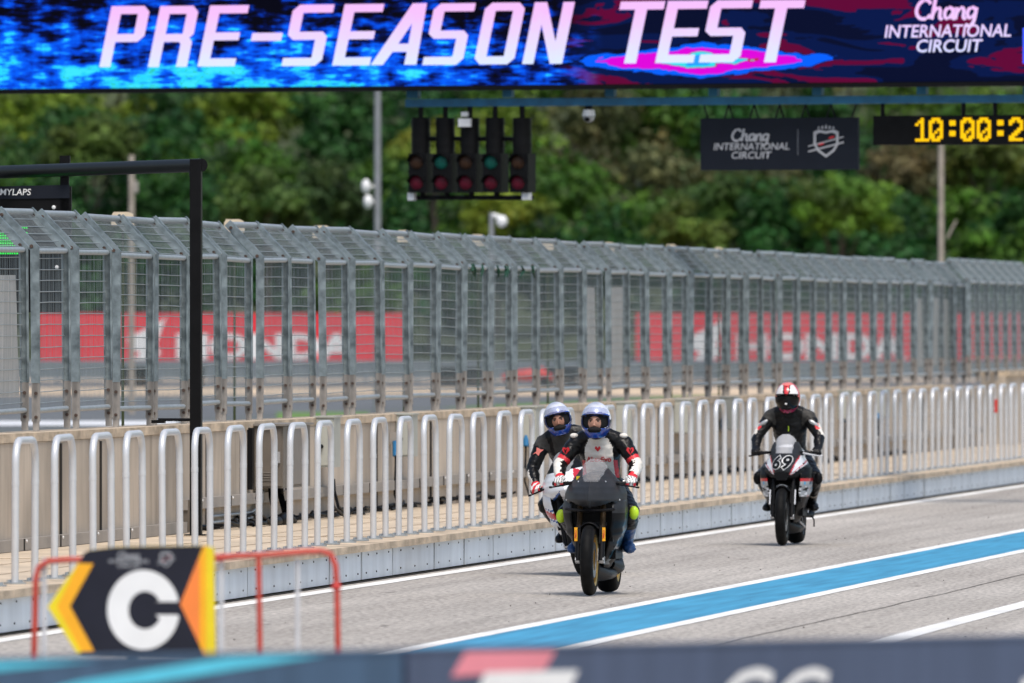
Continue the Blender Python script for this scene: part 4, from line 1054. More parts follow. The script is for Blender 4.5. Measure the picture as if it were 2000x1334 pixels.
def led_mat():
    m = bpy.data.materials.new('led_picture'); m.use_nodes = True; n, l, b = ramp_nodes(m)
    b.inputs["Base Color"].default_value = (.004, .004, .005, 1); b.inputs["Specular IOR Level"].default_value = .0
    tc = n.new("ShaderNodeTexCoord"); sep = n.new("ShaderNodeSeparateXYZ"); l.new(tc.outputs["Object"], sep.inputs[0])
    def math_(op, a, b_=None, c_=None):
        q = n.new("ShaderNodeMath"); q.operation = op
        for i, v in enumerate((a, b_, c_)):
            if v is None: continue
            if hasattr(v, 'default_value') or hasattr(v, 'is_output'): l.new(v, q.inputs[i])
            else: q.inputs[i].default_value = v
        return q.outputs[0]
    def noise(sx, sz, sc_, d=5, seed=0, dist=0):
        mp = n.new("ShaderNodeMapping"); mp.inputs["Scale"].default_value = (sx, 1, sz); mp.inputs["Location"].default_value = (seed, seed * .7, 0); l.new(tc.outputs["Object"], mp.inputs[0])
        z = n.new("ShaderNodeTexNoise"); z.inputs["Scale"].default_value = sc_; z.inputs["Detail"].default_value = d; z.inputs["Distortion"].default_value = dist; l.new(mp.outputs[0], z.inputs[0]); return z.outputs[0]
    def ramp(v, els, const=True):
        r = n.new("ShaderNodeValToRGB"); cr = r.color_ramp; cr.interpolation = 'CONSTANT' if const else 'LINEAR'
        while len(cr.elements) < len(els): cr.elements.new(.5)
        for e_, (p, c) in zip(cr.elements, els): e_.position = p; e_.color = (*c, 1)
        l.new(v, r.inputs[0]); return r.outputs[0]
    X, Z = sep.outputs[0], math_('SUBTRACT', sep.outputs[2], zb)
    def smooth(v, a, b_):
        q = n.new("ShaderNodeMapRange"); q.interpolation_type = 'SMOOTHSTEP'; q.inputs[1].default_value = a; q.inputs[2].default_value = b_; l.new(v, q.inputs[0]); return q.outputs[0]
    xl = smooth(X, gpix(1150, 100)[0], gpix(500, 100)[0])          # 1 on the left
    low = smooth(Z, .55 * QG, .12 * QG); mid = smooth(Z, 1.45 * QG, .25 * QG)
    base = noise(1.0, 2.2, 2.4, 10, 3.1); blocks = noise(.8, 4.2, 4.5, 5, 7.7); lines = noise(6.0, .25, 1.6, 3, 1.3); dash = noise(1.6, 11, 3.2, 6, 4.4)
    v = math_('MULTIPLY_ADD', xl, .10, base); v = math_('MULTIPLY_ADD', mid, .20, math_('SUBTRACT', v, .075)); v = math_('MULTIPLY_ADD', math_('SUBTRACT', dash, .5), .40, v); v = math_('MULTIPLY_ADD', math_('MULTIPLY', low, xl), .11, v)
    v = math_('MULTIPLY_ADD', math_('SUBTRACT', blocks, .5), .55, v); v = math_('MULTIPLY_ADD', math_('SUBTRACT', lines, .5), .18, v)
    A = ramp(v, [(0, (.0, .0, .004)), (.50, (.0, .003, .05)), (.57, (.0, .02, .26)), (.625, (.0, .055, .62)), (.69, (.0, .10, .82)), (.775, (.01, .28, .95)), (.825, (.02, .60, .95)), (.905, (.02, .42, .10)), (.925, (.04, .68, .95))])
    cx, cz = gpix(1370, 118); cz -= zb
    dx = math_('DIVIDE', math_('SUBTRACT', X, cx), 2.2 * QG); dz = math_('DIVIDE', math_('SUBTRACT', Z, cz), 0.255 * QG)
    d_ = math_('ADD', math_('ABSOLUTE', dx), math_('POWER', math_('ABSOLUTE', dz), 1.2)); d_ = math_('MULTIPLY_ADD', math_('SUBTRACT', noise(1.1, 4, 2.0, 7, 5, .5), .5), .85, d_)
    Bc = ramp(d_, [(0, (.02, .30, .85)), (.22, (.03, .62, .70)), (.36, (.45, .02, .03)), (.40, (.62, .0, .60)), (.78, (.0, .10, .85)), (1.08, (.0, .006, .06))])
    inb = math_('LESS_THAN', d_, 1.08)
    # dark red drifting bands on navy, right side
    rb = ramp(noise(.35, 1.6, 1.8, 4, 9.5, .6), [(0, (.0, .002, .02)), (.46, (.0, .006, .055)), (.56, (.10, .0, .03)), (.66, (.0, .004, .035))])
    mx = n.new("ShaderNodeMixRGB"); l.new(smooth(X, gpix(1080, 100)[0], gpix(1180, 100)[0]), mx.inputs[0]); l.new(A, mx.inputs[1]); l.new(rb, mx.inputs[2])
    m2 = n.new("ShaderNodeMixRGB"); l.new(inb, m2.inputs[0]); l.new(mx.outputs[0], m2.inputs[1]); l.new(Bc, m2.inputs[2])
    l.new(m2.outputs[0], b.inputs["Emission Color"]); b.inputs["Emission Strength"].default_value = .95
    return m
mb = MB(); mb.add([(x0 + .02, .035, zb + .06), (x1 - .02, .035, zb + .06), (x1 - .02, .035, zt - .03), (x0 + .02, .035, zt - .03)], [(0, 1, 2, 3)]); mb.build('lit_picture', led_mat(), root)
def letter_mat():
    m = bpy.data.materials.new('led_letters'); m.use_nodes = True; n, l, b = ramp_nodes(m); b.inputs["Base Color"].default_value = (.01, .01, .01, 1); b.inputs["Specular IOR Level"].default_value = .0
    tc = n.new("ShaderNodeTexCoord"); sp = n.new("ShaderNodeSeparateXYZ"); l.new(tc.outputs["Object"], sp.inputs[0])
    mr = n.new("ShaderNodeMapRange"); mr.inputs[1].default_value = zb + .30 * QG; mr.inputs[2].default_value = zb + 1.30 * QG; l.new(sp.outputs[2], mr.inputs[0])
    nz = n.new("ShaderNodeTexNoise"); nz.inputs["Scale"].default_value = 14; l.new(tc.outputs["Object"], nz.inputs[0])
    ad = n.new("ShaderNodeMath"); ad.operation = 'MULTIPLY_ADD'; ad.inputs[1].default_value = .25; l.new(nz.outputs[0], ad.inputs[0]); l.new(mr.outputs[0], ad.inputs[2])
    r = n.new("ShaderNodeValToRGB"); r.color_ramp.elements[0].position = .18; r.color_ramp.elements[0].color = (.62, .72, 1, 1); r.color_ramp.elements[1].position = 1.0; r.color_ramp.elements[1].color = (.78, .45, .84, 1)
    l.new(ad.outputs[0], r.inputs[0]); l.new(r.outputs[0], b.inputs["Emission Color"]); b.inputs["Emission Strength"].default_value = .95
    return m
LM = letter_mat()
LT = {'P': [[(0, 0), (22, 0), (22, 50), (66, 50), (78, 62), (78, 110), (66, 122), (0, 122)], [(22, 66), (56, 66), (56, 106), (22, 106)]],
      'R': [[(0, 0), (22, 0), (22, 50), (52, 50), (56, 46), (56, 0), (78, 0), (78, 50), (71, 58), (78, 66), (78, 110), (66, 122), (0, 122)], [(22, 66), (56, 66), (56, 106), (22, 106)]],
      'E': [[(0, 0), (74, 0), (74, 16), (22, 16), (22, 52), (71, 52), (71, 68), (22, 68), (22, 106), (78, 106), (78, 122), (0, 122)]],
      '-': [[(0, 50), (60, 50), (60, 66), (0, 66)]],
      'S': [[(0, 0), (66, 0), (78, 12), (78, 58), (68, 68), (22, 68), (22, 106), (80, 106), (80, 122), (12, 122), (0, 110), (0, 62), (12, 52), (56, 52), (56, 16), (0, 16)]],
      'A': [[(-8, 0), (16, 0), (30, 26), (58, 26), (58, 0), (82, 0), (78, 122), (50, 122)], [(38, 42), (58, 42), (57, 82)]],
      'O': [[(12, 0), (66, 0), (78, 12), (78, 110), (66, 122), (12, 122), (0, 110), (0, 12)], [(22, 16), (56, 16), (56, 106), (22, 106)]],
      'N': [[(0, 0), (22, 0), (22, 78), (54, 0), (78, 0), (78, 122), (56, 122), (56, 44), (24, 122), (0, 122)]],
      'T': [[(27, 0), (50, 0), (50, 106), (82, 106), (82, 122), (-4, 122), (-4, 106), (27, 106)]]}
for ch, bxx, by in (('P', 192, 131), ('R', 287, 131), ('E', 384, 130), ('-', 478, 129), ('S', 548, 129), ('E', 647, 128), ('A', 730, 127), ('S', 823, 127), ('O', 923, 126), ('N', 1018, 125), ('T', 1190, 124), ('E', 1278, 123), ('S', 1363, 122), ('T', 1463, 122)):
    me = loops_mesh(LT[ch]); lx, lz = gpix(bxx, by); kk = 1.0 if ch != '-' else 1
    xform(me, lambda p: Vector((lx + (p.x + p.y * .205) * kG, .028, lz + p.y * kZ * .985))); from_mesh('screen_letter', me, LM, root)
for s_, px, py, sz, sh, off in (('INTERNATIONAL', 1848, 72, 34, .16, .5), ('CIRCUIT', 1850, 101, 34, .16, .5)):
    me = text_mesh(s_, sz, shear=sh, offset=off, spacing=.98 if s_ == 'Chang' else 1.0); lx, lz = gpix(px, py); bb = [v.co.x for v in me.vertices]; wd = max(bb) - min(bb); tgt = {'Chang': 120, 'INTERNATIONAL': 240, 'CIRCUIT': 126}[s_]; q = tgt / wd
    xform(me, lambda p: Vector((lx + p.x * q * kG, .028, lz + p.y * kZ))); from_mesh('screen_lettering', me, LM, root)
mb = MB(); a, b_ = gpix(1996, 120); mb.box((a + .05, .03, b_ + .2), (.10, .004, .45)); mb.build('screen_bar', emat('led_bar', (.05, .1, 1)), root)
# brush script lettering built from strokes
SCRIPT = [[(58, 76), (53, 91), (40, 98), (22, 88), (8, 62), (4, 34), (13, 9), (31, 2), (48, 10), (58, 24)], [(76, 101), (69, 50), (62, 2)], [(65, 28), (77, 54), (89, 59), (95, 47), (90, 12), (94, 3), (104, 8)],
          [(139, 50), (127, 60), (113, 49), (108, 24), (114, 5), (126, 6), (138, 26)], [(143, 58), (137, 14), (142, 3), (151, 9)], [(157, 58), (149, 2)], [(151, 28), (164, 53), (176, 58), (182, 46), (177, 11), (181, 3), (190, 8)],
          [(223, 50), (211, 60), (197, 49), (192, 25), (198, 7), (210, 8), (222, 27)], [(227, 58), (220, 4), (212, -24), (198, -33), (186, -25)]]
def script(parent, name, x, z, kx, kz, m, y_):
    for i, st in enumerate(SCRIPT):
        mb = MB(); P = [Vector(((p[0] - 114) * kx, y_, (p[1] - 40) * kz)) + Vector((x, 0, z)) for p in st]
        Q = []
        for a, b in zip(P, P[1:]): Q += [a, a.lerp(b, .5)]
        Q.append(P[-1]); S = [Q[0]] + [(Q[j - 1] + Q[j] * 2 + Q[j + 1]) / 4 for j in range(1, len(Q) - 1)] + [Q[-1]]
        mb.tube(S, [(6.4 * kx, .002 + .0002 * i)] * len(S), 8, ref=(1, 0, .35)); mb.build(name, m, parent)
for (x_, z_) in [gpix(1846, 22)]: script(root, 'screen_lettering', x_, z_, .515 * kG, .40 * kZ, LM, .026)
# blue truss
def gq(px, py): return gpix(px, py, -.35)
root = empty('overhead_gantry', (g0.x, g0.y, 0), grz, 'blue steel overhead gantry carrying the LED screen, lights and signs', 'gantry')
mb = MB(); lx0, lz0 = gq(795, 200); xr = x1 + 1.0
mb.box(((lx0 + xr) / 2, .35, lz0 - .01), (xr - lx0, .12, .10)); mb.build('lower_chord', M['blueSteel'], root)
for px in (808, 993, 1193, 1395, 1598, 1802, 2010):
    a, b_ = gq(px, 185); mb = MB(); mb.box((a, .35, (lz0 + .05 + zb) / 2), (.125 if px > 810 else .16, .10, zb - lz0 - .05)); mb.build('upright', M['blueSteel'], root)
mb = MB(); mb.box(((x0 + x1) / 2, .55, zt + .1), (x1 - x0 + 2, .2, .2)); mb.box(((x0 + x1) / 2, .55, zb + .2), (x1 - x0 + 2, .2, .2)); mb.build('main_beam', M['blueSteel'], root)
for a in (x0 - .9, x1 + .9):
    mb = MB(); mb.box((a, .55, zt / 2), (.4, .4, zt)); mb.box((a, .55, .05), (.9, .9, .1)); mb.build('gantry_leg', M['blueSteel'], root)
# start lights
root = empty('start_lights', (g0.x, g0.y, 0), grz, 'rack of five dark start lights hanging under the gantry at centre', 'race lights')
OFF = .35
hd_x = [822, 870, 918, 967, 1020]
lens2 = ['darklens', 'greenlens', 'darklens', 'greenlens', 'darklens']
for i, px in enumerate(hd_x):
    a, ztop_ = gq(px, 230); _, zm = gq(px, 300); _, zl = gq(px, 376); hw = 17 * kG
    mb = MB(); mb.tube([(a, OFF, zm), (a, OFF, ztop_)], hw, 16); mb.box((a, OFF + .02, (zm + zl) / 2), (hw * 2.1, .26, zm - zl)); mb.tube([(a, OFF, ztop_), (a, OFF, lz0 - .02)], .035, 8)
    for k in range(4): mb.tube([(a, OFF, ztop_ - .06 - .14 * k), (a, OFF, ztop_ - .09 - .14 * k)], hw * 1.04, 16)
    hd_ = mb.build('signal_head', M['black'], root, smooth=40)
    for py, ln in ((317, lens2[i]), (357, 'redlens')):
        lx, lz = gq(px - 2, py); mb = MB(); mb.ell((lx, OFF - .10, lz), (13.5 * kG, .045, 14.5 * kZ), nu=20, nv=12); mb.build('lens', M[ln], hd_, smooth=60)
        mb = MB(); rings = []
        for k in range(13):
            t = PI * k / 12; rings.append([(lx + 15.5 * kG * math.cos(t), OFF - .105, lz + 16 * kZ * math.sin(t)), (lx + 15.5 * kG * math.cos(t), OFF - .17 - .02 * math.sin(t), lz + 15.5 * kZ * math.sin(t))])
        mb.rings(rings, closed=False, cap=False); mb.build('hood', M['black'], hd_)
for py, pa, pb in ((386, 803, 1038), (271, 822, 1020)):
    a, za = gq(pa, py); b_, zb_ = gq(pb, py); mb = MB(); mb.tube([(a, OFF + .05, za), (b_, OFF + .05, zb_)], .03, 8, ref=(0, 0, 1)); mb.build('cross_bar', M['black'], root)
for px in (822, 870, 918, 967, 1020):
    a, za = gq(px, 386); _, zc = gq(px, 374); mb = MB(); mb.tube([(a, OFF + .05, za), (a, OFF + .05, zc)], .04, 6); mb.build('bar_clamp', M['black'], root)
for px, py, s_ in ((806, 384, 12), (1030, 383, 14)):
    a, za = gq(px, py); mb = MB(); mb.box((a, OFF - .02, za), (s_ * kG, .1, 15 * kZ)); mb.build('end_bracket', M['whitish'], root)
a, za = gq(918, 240); mb = MB(); mb.box((a, OFF - .17, za), (23 * kG, .06, 16 * kZ)); mb.box((a, OFF - .17, za + .11), (12 * kG, .05, 9 * kZ)); mb.build('sensor_box', M['whitish'], root)
# security camera under the gantry
a, za = gq(1150, 222); root = empty('security_camera', tuple(g0 + gd * a - gn * OFF)[:2] + (za,), grz, 'white dome security camera under the gantry right of the start lights', 'camera')
mb = MB(); mb.tube([(0, 0, .16), (0, 0, .04)], .05, 10); mb.build('mount', M['black'], root); mb = MB(); mb.tube([(0, 0, .05), (0, 0, -.03)], [.07, .085], 14); mb.build('housing', M['white'], root, smooth=40)
mb = MB(); mb.ell((0, 0, -.04), (.075, .075, .075)); mb.build('dome', M['bikegrey'], root, smooth=60); mb = MB(); mb.ell((0, -.05, -.07), (.04, .035, .035)); mb.build('lens', M['black'], root, smooth=60)
# hanging sign
a, za = gq(1521.5, 281); root = empty('hanging_sign', tuple(g0 + gd * a - gn * OFF)[:2] + (za,), grz, 'dark hanging sign with pale circuit lettering and crest under the gantry', 'sign')
W_, H_ = 303 * kG, 101 * kZ
mb = MB(); mb.box((0, .03, 0), (W_, .06, H_)); mb.build('sign_panel', M['bannernavy'], root)
for s_, px, py, sz, tgt, sh, off in (('INTERNATIONAL', 1468, 292, 19, 146, .16, .25), ('CIRCUIT', 1467, 309, 19, 77, .16, .25)):
    me = text_mesh(s_, sz, shear=sh, offset=off); bb = [v.co.x for v in me.vertices]; q = tgt / (max(bb) - min(bb)); dx, dz = (px - 1521.5) * kG, (281 - py) * kZ
    xform(me, lambda p: Vector((dx + p.x * q * kG, -.005, dz + p.y * kZ))); from_mesh('sign_lettering', me, M['bannergrey'], root)
mb = MB(); mb.box(((1558 - 1521.5) * kG, -.004, (281 - 278) * kZ), (1.6 * kG, .006, 50 * kZ)); mb.build('divider', M['hredge'], root)
script(root, 'sign_lettering', (1466 - 1521.5) * kG, (281 - 266) * kZ, .315 * kG, .24 * kZ, M['bannergrey'], -.004)
def crest(k, kz, y_, parent, m1, m2):
    cx = 0; mb = MB()
    outer = [(-24, 18), (-14, 22), (0, 19), (14, 22), (24, 18), (24, -6), (16, -20), (0, -32), (-16, -20), (-24, -6)]
    inner = [(p[0] * .80, p[1] * .80 - 1) for p in outer]
    n_ = len(outer); mb.add([(p[0] * k, y_, p[1] * kz) for p in outer] + [(p[0] * k, y_, p[1] * kz) for p in inner], [(i, (i + 1) % n_, n_ + (i + 1) % n_, n_ + i) for i in range(n_)])
    for q in (-14, -7, 0, 7, 14): mb.add([((q - 2.5) * k, y_, 24 * kz), ((q + 2.5) * k, y_, 24 * kz), (q * k, y_, (33 - abs(q) * .3) * kz)], [(0, 1, 2)])
    for o_, wd, m_ in ((3, 2.2, 0), (-7, 3.0, 0)): mb.add([(-34 * k, y_ - .002, (-12 + o_ - wd) * kz), (34 * k, y_ - .002, (6 + o_ - wd) * kz), (34 * k, y_ - .002, (6 + o_) * kz), (-34 * k, y_ - .002, (-12 + o_) * kz)], [(0, 1, 2, 3)], m_)
    mb.add([(-14 * k, y_ - .004, -9 * kz), (-4 * k, y_ - .004, -6 * kz), (-4 * k, y_ - .004, -3 * kz), (-14 * k, y_ - .004, -6 * kz)], [(0, 1, 2, 3)], 1)
    mb.add([(6 * k, y_ - .004, 4 * kz), (16 * k, y_ - .004, 7 * kz), (16 * k, y_ - .004, 10 * kz), (6 * k, y_ - .004, 7 * kz)], [(0, 1, 2, 3)], 1)
    return mb.build('crest', [m1, m2], parent)
c_ = crest(kG, kZ, -.005, root, M['bannergrey'], M['suitred']); c_.location = ((1612 - 1521.5) * kG, 0, (281 - 276) * kZ)
for px in (1375, 1423, 1472, 1521, 1571, 1620, 1668):
    dx = (px - 1521.5) * kG; mb = MB()
    for s_ in (-8, 8):
        if px == 1375 and s_ < 0 or px == 1668 and s_ > 0: continue
        mb.tube([(dx, .03, H_ / 2 + 26 * kZ), (dx + s_ * kG, .03, H_ / 2)], .012, 6)
    mb.build('rope', M['black'], root)
# clock
a, za = gq(1860, 254); root = empty('clock_display', tuple(g0 + gd * a - gn * OFF)[:2] + (za,), grz, 'black digital clock board with yellow lit digits hanging at upper right', 'clock')
mb = MB(); mb.box((20 * kG, .06, 0), (342 * kG, .12, 57 * kZ)); mb.build('clock_case', M['black'], root)
for px in (1724, 1878, 1938):
    mb = MB(); mb.tube([((px - 1860) * kG, .06, 28 * kZ), ((px - 1860) * kG, .06, 60 * kZ)], .03, 6); mb.build('hanger', M['black'], root)
DIG = {'1': ["00100", "01100", "10100", "00100", "00100", "00100", "00100", "00100", "11111"], '0': ["01110", "11011", "10001", "10001", "10011", "10101", "11001", "11011", "01110"], ':': ["00", "11", "11", "00", "00", "11", "11", "00", "00"],
       '2': ["01110", "11011", "10001", "00001", "00011", "00110", "01100", "11000", "11111"]}
EY = emat('led_amber', (1.0, .56, .0), .95)
for ch, px in (('1', 1790), ('0', 1816), (':', 1855), ('0', 1876), ('0', 1907), (':', 1946), ('2', 1968), ('2', 2000)):
    if px >= 2000: continue
    mb = MB(); rows = DIG[ch]; wd = 26 if ch != ':' else 11
    for r_, row in enumerate(rows):
        for c2, bit in enumerate(row):
            if bit == '1':
                s_ = wd / len(row); mb.box(((px + (c2 + .5) * s_ - 1860) * kG, -.004, (254 - 233 - r_ * 5.0) * kZ), (s_ * 1.06 * kG, .006, 5.25 * kZ))
    mb.build('clock_digit', EY, root)
# ------------------------------------------------------------------ foreground: wall boards, barrier, arrow sign
def fg(px, py=None, D0=45.0, D1=48.3):
    D = 1.0 / ((1 / D0) + (1 / D1 - 1 / D0) * px / 2000.0); return D
w0 = at(0, 1287, fg(0)); w1 = at(2000, 1240, fg(2000)); wd = Vector((w1.x - w0.x, w1.y - w0.y, 0)); wd.normalize(); wn = Vector((wd.y, -wd.x, 0)); wrz = math.atan2(wd.y, wd.x)
if wn.y > 0: wn = -wn
def wpix(px, py):
    o = Vector((0, 0, H)); dv = at(px, py, 1.0) - o; P = Vector((w0.x, w0.y, 0)); t = (P - o).dot(wn) / dv.dot(wn); q = o + dv * t; return (q - P).dot(wd), q.z
ZT = 1.10
def board(pa, pb, m, label):
    a, b_ = wpix(pa, 1300)[0], wpix(pb, 1300)[0]; r = empty('advertising_barrier', (w0.x, w0.y, 0), wrz, label, 'barrier', 'printed barrier boards in the foreground')
    mb = MB(); n_ = 24; rings = []
    mb.box(((a + b_) / 2, .06, ZT / 2 - .006), (b_ - a, .12, ZT - .012)); mb.box(((a + b_) / 2, .06, ZT - .006), (b_ - a - .01, .13, .012)); mb.build('barrier_panel', m, r); return r
bl = board(-420, 786, M['slateblue'], 'blurred slate blue barrier board with cyan stripes, bottom left foreground')
br = board(797, 2500, M['slate'], 'blurred slate barrier board with red and white print, bottom right foreground')
def stripe(r, pts, m, name, y_=-.004):
    mb = MB(); P = [wpix(*p) for p in pts]; mb.prism([(p[0], min(p[1], ZT - .004)) for p in P], y_, 0); mb.build(name, m, r)
stripe(bl, [(-30, 1282), (240, 1278), (-30, 1313)], M['cyan'], 'cyan_stripe'); stripe(bl, [(60, 1358), (255, 1340), (670, 1273), (480, 1278), (150, 1332)], M['cyan'], 'cyan_stripe')
stripe(br, [(909, 1273), (1084, 1271), (1063, 1308), (881, 1322)], M['palepink'], 'red_flash'); stripe(br, [(947, 1313), (1128, 1309), (1108, 1350), (932, 1352)], M['white'], 'white_flash', -.006)
kW = wpix(1001, 1300)[0] - wpix(1000, 1300)[0]
for s_, px, top in (('C', 1436, 1305), ('G', 1548, 1305), ('l', 1975, 1326)):
    me = text_mesh(s_, 150 * kW, shear=.30, offset=.004); zz = max(v.co.y for v in me.vertices); a, b_ = wpix(px, top)
    xform(me, lambda p: Vector((a + p.x, -.005, b_ - zz * .9 + p.y * .9))); from_mesh('board_lettering', me, M['white'], br)
# red crowd barrier
DBR = 67.0; kB = DBR / F
def bpt(px, py, dy=0.0): return Vector(((px - 360) * kB, dy, H - (py - PY0) * kB))
c = at(360, PY0, DBR); root = empty('crowd_barrier', (c.x, c.y, 0), TH, 'blurred red tube crowd barrier behind the letter C sign', 'barrier')
mb = MB(); pts = [bpt(68, 1085)] ; pts = [Vector((bpt(70, 0).x, 0, .02)), bpt(66, 1290), bpt(70, 1130), bpt(76, 1108), bpt(95, 1096), bpt(140, 1093), bpt(330, 1092), bpt(520, 1084), bpt(600, 1077), bpt(628, 1076), bpt(646, 1083), bpt(655, 1105), bpt(658, 1150), bpt(660, 1270), Vector((bpt(660, 0).x, 0, .02))]
mb.tube(pts, 6.2 * kB, 10, ref=(0, 1, 0)); mb.build('barrier_frame', M['redtube'], root, smooth=60)
mb = MB(); mb.tube([bpt(505, 1084), Vector((bpt(510, 0).x, 0, .1))], 5.5 * kB, 8); mb.build('barrier_bar', M['redtube'], root, smooth=60)
mb = MB(); mb.tube([bpt(420, 1092), bpt(470, 1086)], 5.5 * kB, 8); mb.ell(bpt(657, 1146), (10 * kB, 10 * kB, 9 * kB)); mb.build('barrier_clamp', M['red'], root, smooth=60)
for px in (432, 581, 86):
    mb = MB(); mb.tube([bpt(px, 1090, .03), Vector((bpt(px, 0).x, .03, .1))], 4.6 * kB, 8); mb.build('barrier_bar', M['whitish'], root, smooth=60)
for px in (66, 660):
    mb = MB(); mb.box((bpt(px, 0).x, 0, .015), (.05, .5, .03)); mb.build('foot', M['redtube'], root)
# arrow sign
DS = 66.0; kS = DS / F
c = at(258, 1172, DS); root = empty('arrow_sign', c, TH, 'dark arrow-shaped sign with a white letter C and yellow edges, foreground left', 'sign')
def sp_(px, py): return ((px - 258) * kS, (1172 - py) * kS)
Z6 = lambda zx, zy: sp_(40 + zx * .33, 1040 + zy * .33)
mb = MB()
out = [Z6(160, 440), Z6(340, 182), Z6(352, 172), Z6(372, 128), Z6(400, 108), Z6(560, 86), Z6(1090, 78), Z6(1146, 92), Z6(1156, 725), Z6(1085, 728), Z6(360, 722), Z6(335, 716)]
mb.prism(out, 0, .085, 0, 1); mb.build('sign_panel', [M['navy'], M['yellow']], root)
def flat(name, pts, m, y_): mb = MB(); mb.prism([Z6(*p) for p in pts], y_, y_ + .0022); return mb.build(name, m, root)
flat('chevron', [(345, 182), (432, 184), (293, 436), (436, 702), (362, 706), (215, 440)], M['amber'], -.003)
flat('yellow_edge', [(160, 440), (340, 182), (346, 182), (216, 440), (363, 708), (336, 716)], M['yellow'], -.0045)
flat('orange_triangle', [(945, 425), (1060, 135), (1060, 668)], M['orange'], -.003)
flat('amber_band', [(1060.5, 134), (1084, 80), (1098, 79), (1098, 727), (1084, 727), (1060.5, 669)], M['amber'], -.003)
flat('yellow_edge', [(1098.5, 79), (1145, 92), (1155, 725), (1098.5, 727)], M['yellow'], -.003)
cc = []; cx_, cz_ = 727, 458
a0 = math.asin(48 / 222.); 
for k in range(41): a = a0 + (2 * PI - 2 * a0 + .12) * k / 40 - .0; cc.append((cx_ + 212 * math.cos(a), cz_ - 236 * math.sin(a)))
cc = [p for p in cc if not (p[0] > 925)]
up_ = [(932, 410)]; 
outer = [(932, 410)] + [(cx_ + 214 * math.cos(a), cz_ - 236 * math.sin(a)) for a in np.linspace(.25, 2 * PI - .16, 44)] + [(932, 487)]
inner = [(798, 487)] + [(cx_ + 10 + 98 * math.cos(a), cz_ + 2 - 112 * math.sin(a)) for a in np.linspace(2 * PI - .45, .52, 36)] + [(798, 410)]
flat('letter', outer + inner, M['white'], -.003)
for s_, zx, zy, sz, tgt in (('INTERNATIONAL', 640, 178, 26, 240), ('CIRCUIT', 640, 206, 26, 140)):
    me = text_mesh(s_, sz, shear=.2, offset=.4); bb = [v.co.x for v in me.vertices]; q = tgt / (max(bb) - min(bb)); dx, dz = Z6(zx, zy)
    xform(me, lambda p: Vector((dx + p.x * q * .33 * kS, -.003, dz + p.y * .33 * kS))); from_mesh('sign_lettering', me, M['bannergrey'], root)
script(root, 'sign_lettering', Z6(640, 140)[0], Z6(640, 140)[1], .56 * .33 * kS, .40 * .33 * kS, M['bannergrey'], -.003)
c_ = crest(kS * .5, kS * .5, -.003, root, M['bannergrey'], M['suitred']); c_.location = (Z6(862, 155)[0], 0, Z6(862, 155)[1])
mb = MB(); mb.tube([(0, .06, -107 * kS), (0, .06, -c.z + .02)], .03, 8); mb.box((0, .06, -c.z + .02), (.5, .3, .03)); mb.build('stand', M['black'], root)
# ------------------------------------------------------------------ beyond the wall
sheet('race_track', [(-45, -60), (-18.2, -60), (-18.2, 350), (-45, 350)], -.006, M['track'])
def band(name, Da, Db, m, z, pa=-1500, pb=3500):
    P = [at(pa, 0, Da), at(pb, 0, Da), at(pb, 0, Db), at(pa, 0, Db)]; return sheet(name, P, z, m)
sheet('race_track', [(-170, 100), (-45.2, 100), (-45.2, 440), (-170, 440)], -.004, M['track']); band('gravel_trap', 415.5, 470, M['gravel'], .004); band('service_road', 470.5, 520, M['track'], .006)
band('sandy_bank', 520.5, 600, M['gravel'], .008)
band('track_edge_line', 291, 303, M['kerbpaint'], .008, -200, 345); band('track_edge_line', 296, 299, M['kerbpaint'], .008, 345, 1400); band('grass_verge', 306, 334, M['grass'], .012, 540, 720); band('grass_verge', 300, 318, M['grass'], .012, 830, 900)
DH = 500.0
def hoard(pa, pb, label, logo, DH=500.0):
    kh = DH / F; cx = (pa + pb) / 2; c = at(cx, 658.5, DH); r = empty('advertising_hoarding', (c.x, c.y, 0), TH, label, 'hoarding', 'red hoardings behind the fence')
    W_ = (pb - pa) * kh; zt_, zb_ = H + 24 * kh, H - 68 * kh; mb = MB(); mb.box((0, .05, (zt_ + zb_) / 2), (W_, .1, zt_ - zb_)); mb.build('hoarding_board', M['hoardred'], r)
    for i in range(6): mb = MB(); mb.box((-W_ / 2 + W_ * (i + .5) / 6, .12, zt_ / 2), (.08, .08, zt_)); mb.build('support_post', M['guard'], r)
    if logo:
        lx, tx, tw = logo
        me = text_mesh('HONDA', 76, offset=3.2); bb = [v.co.x for v in me.vertices]; q = tw / (max(bb) - min(bb))
        xform(me, lambda p: Vector(((tx - cx + p.x * q) * kh, -.012, H + (PY0 - 699 + p.y * .86) * kh))); from_mesh('hoarding_lettering', me, M['hoardwhite'], r)
        wing = [(0, 42), (70, 78), (78, 88), (66, 55), (58, 30), (66, 12), (50, 0), (12, 0), (26, 14), (4, 22)]
        mb = MB(); mb.prism([((lx - cx + p[0]) * kh, H + (PY0 - 703 + p[1]) * kh) for p in wing], -.012, 0); mb.build('wing_emblem', M['hoardwhite'], r)
    return r
hoard(76, 796, 'nearer red hoarding with white wing and lettering, seen through the fence at left', (248, 515, 350))
hoard(1242, 1785, 'red hoarding with white wing and lettering behind the fence right of the sheeted panels', (1342, 1600, 330))
hoard(1858, 2080, 'plain red hoarding behind the fence at the right edge', None)
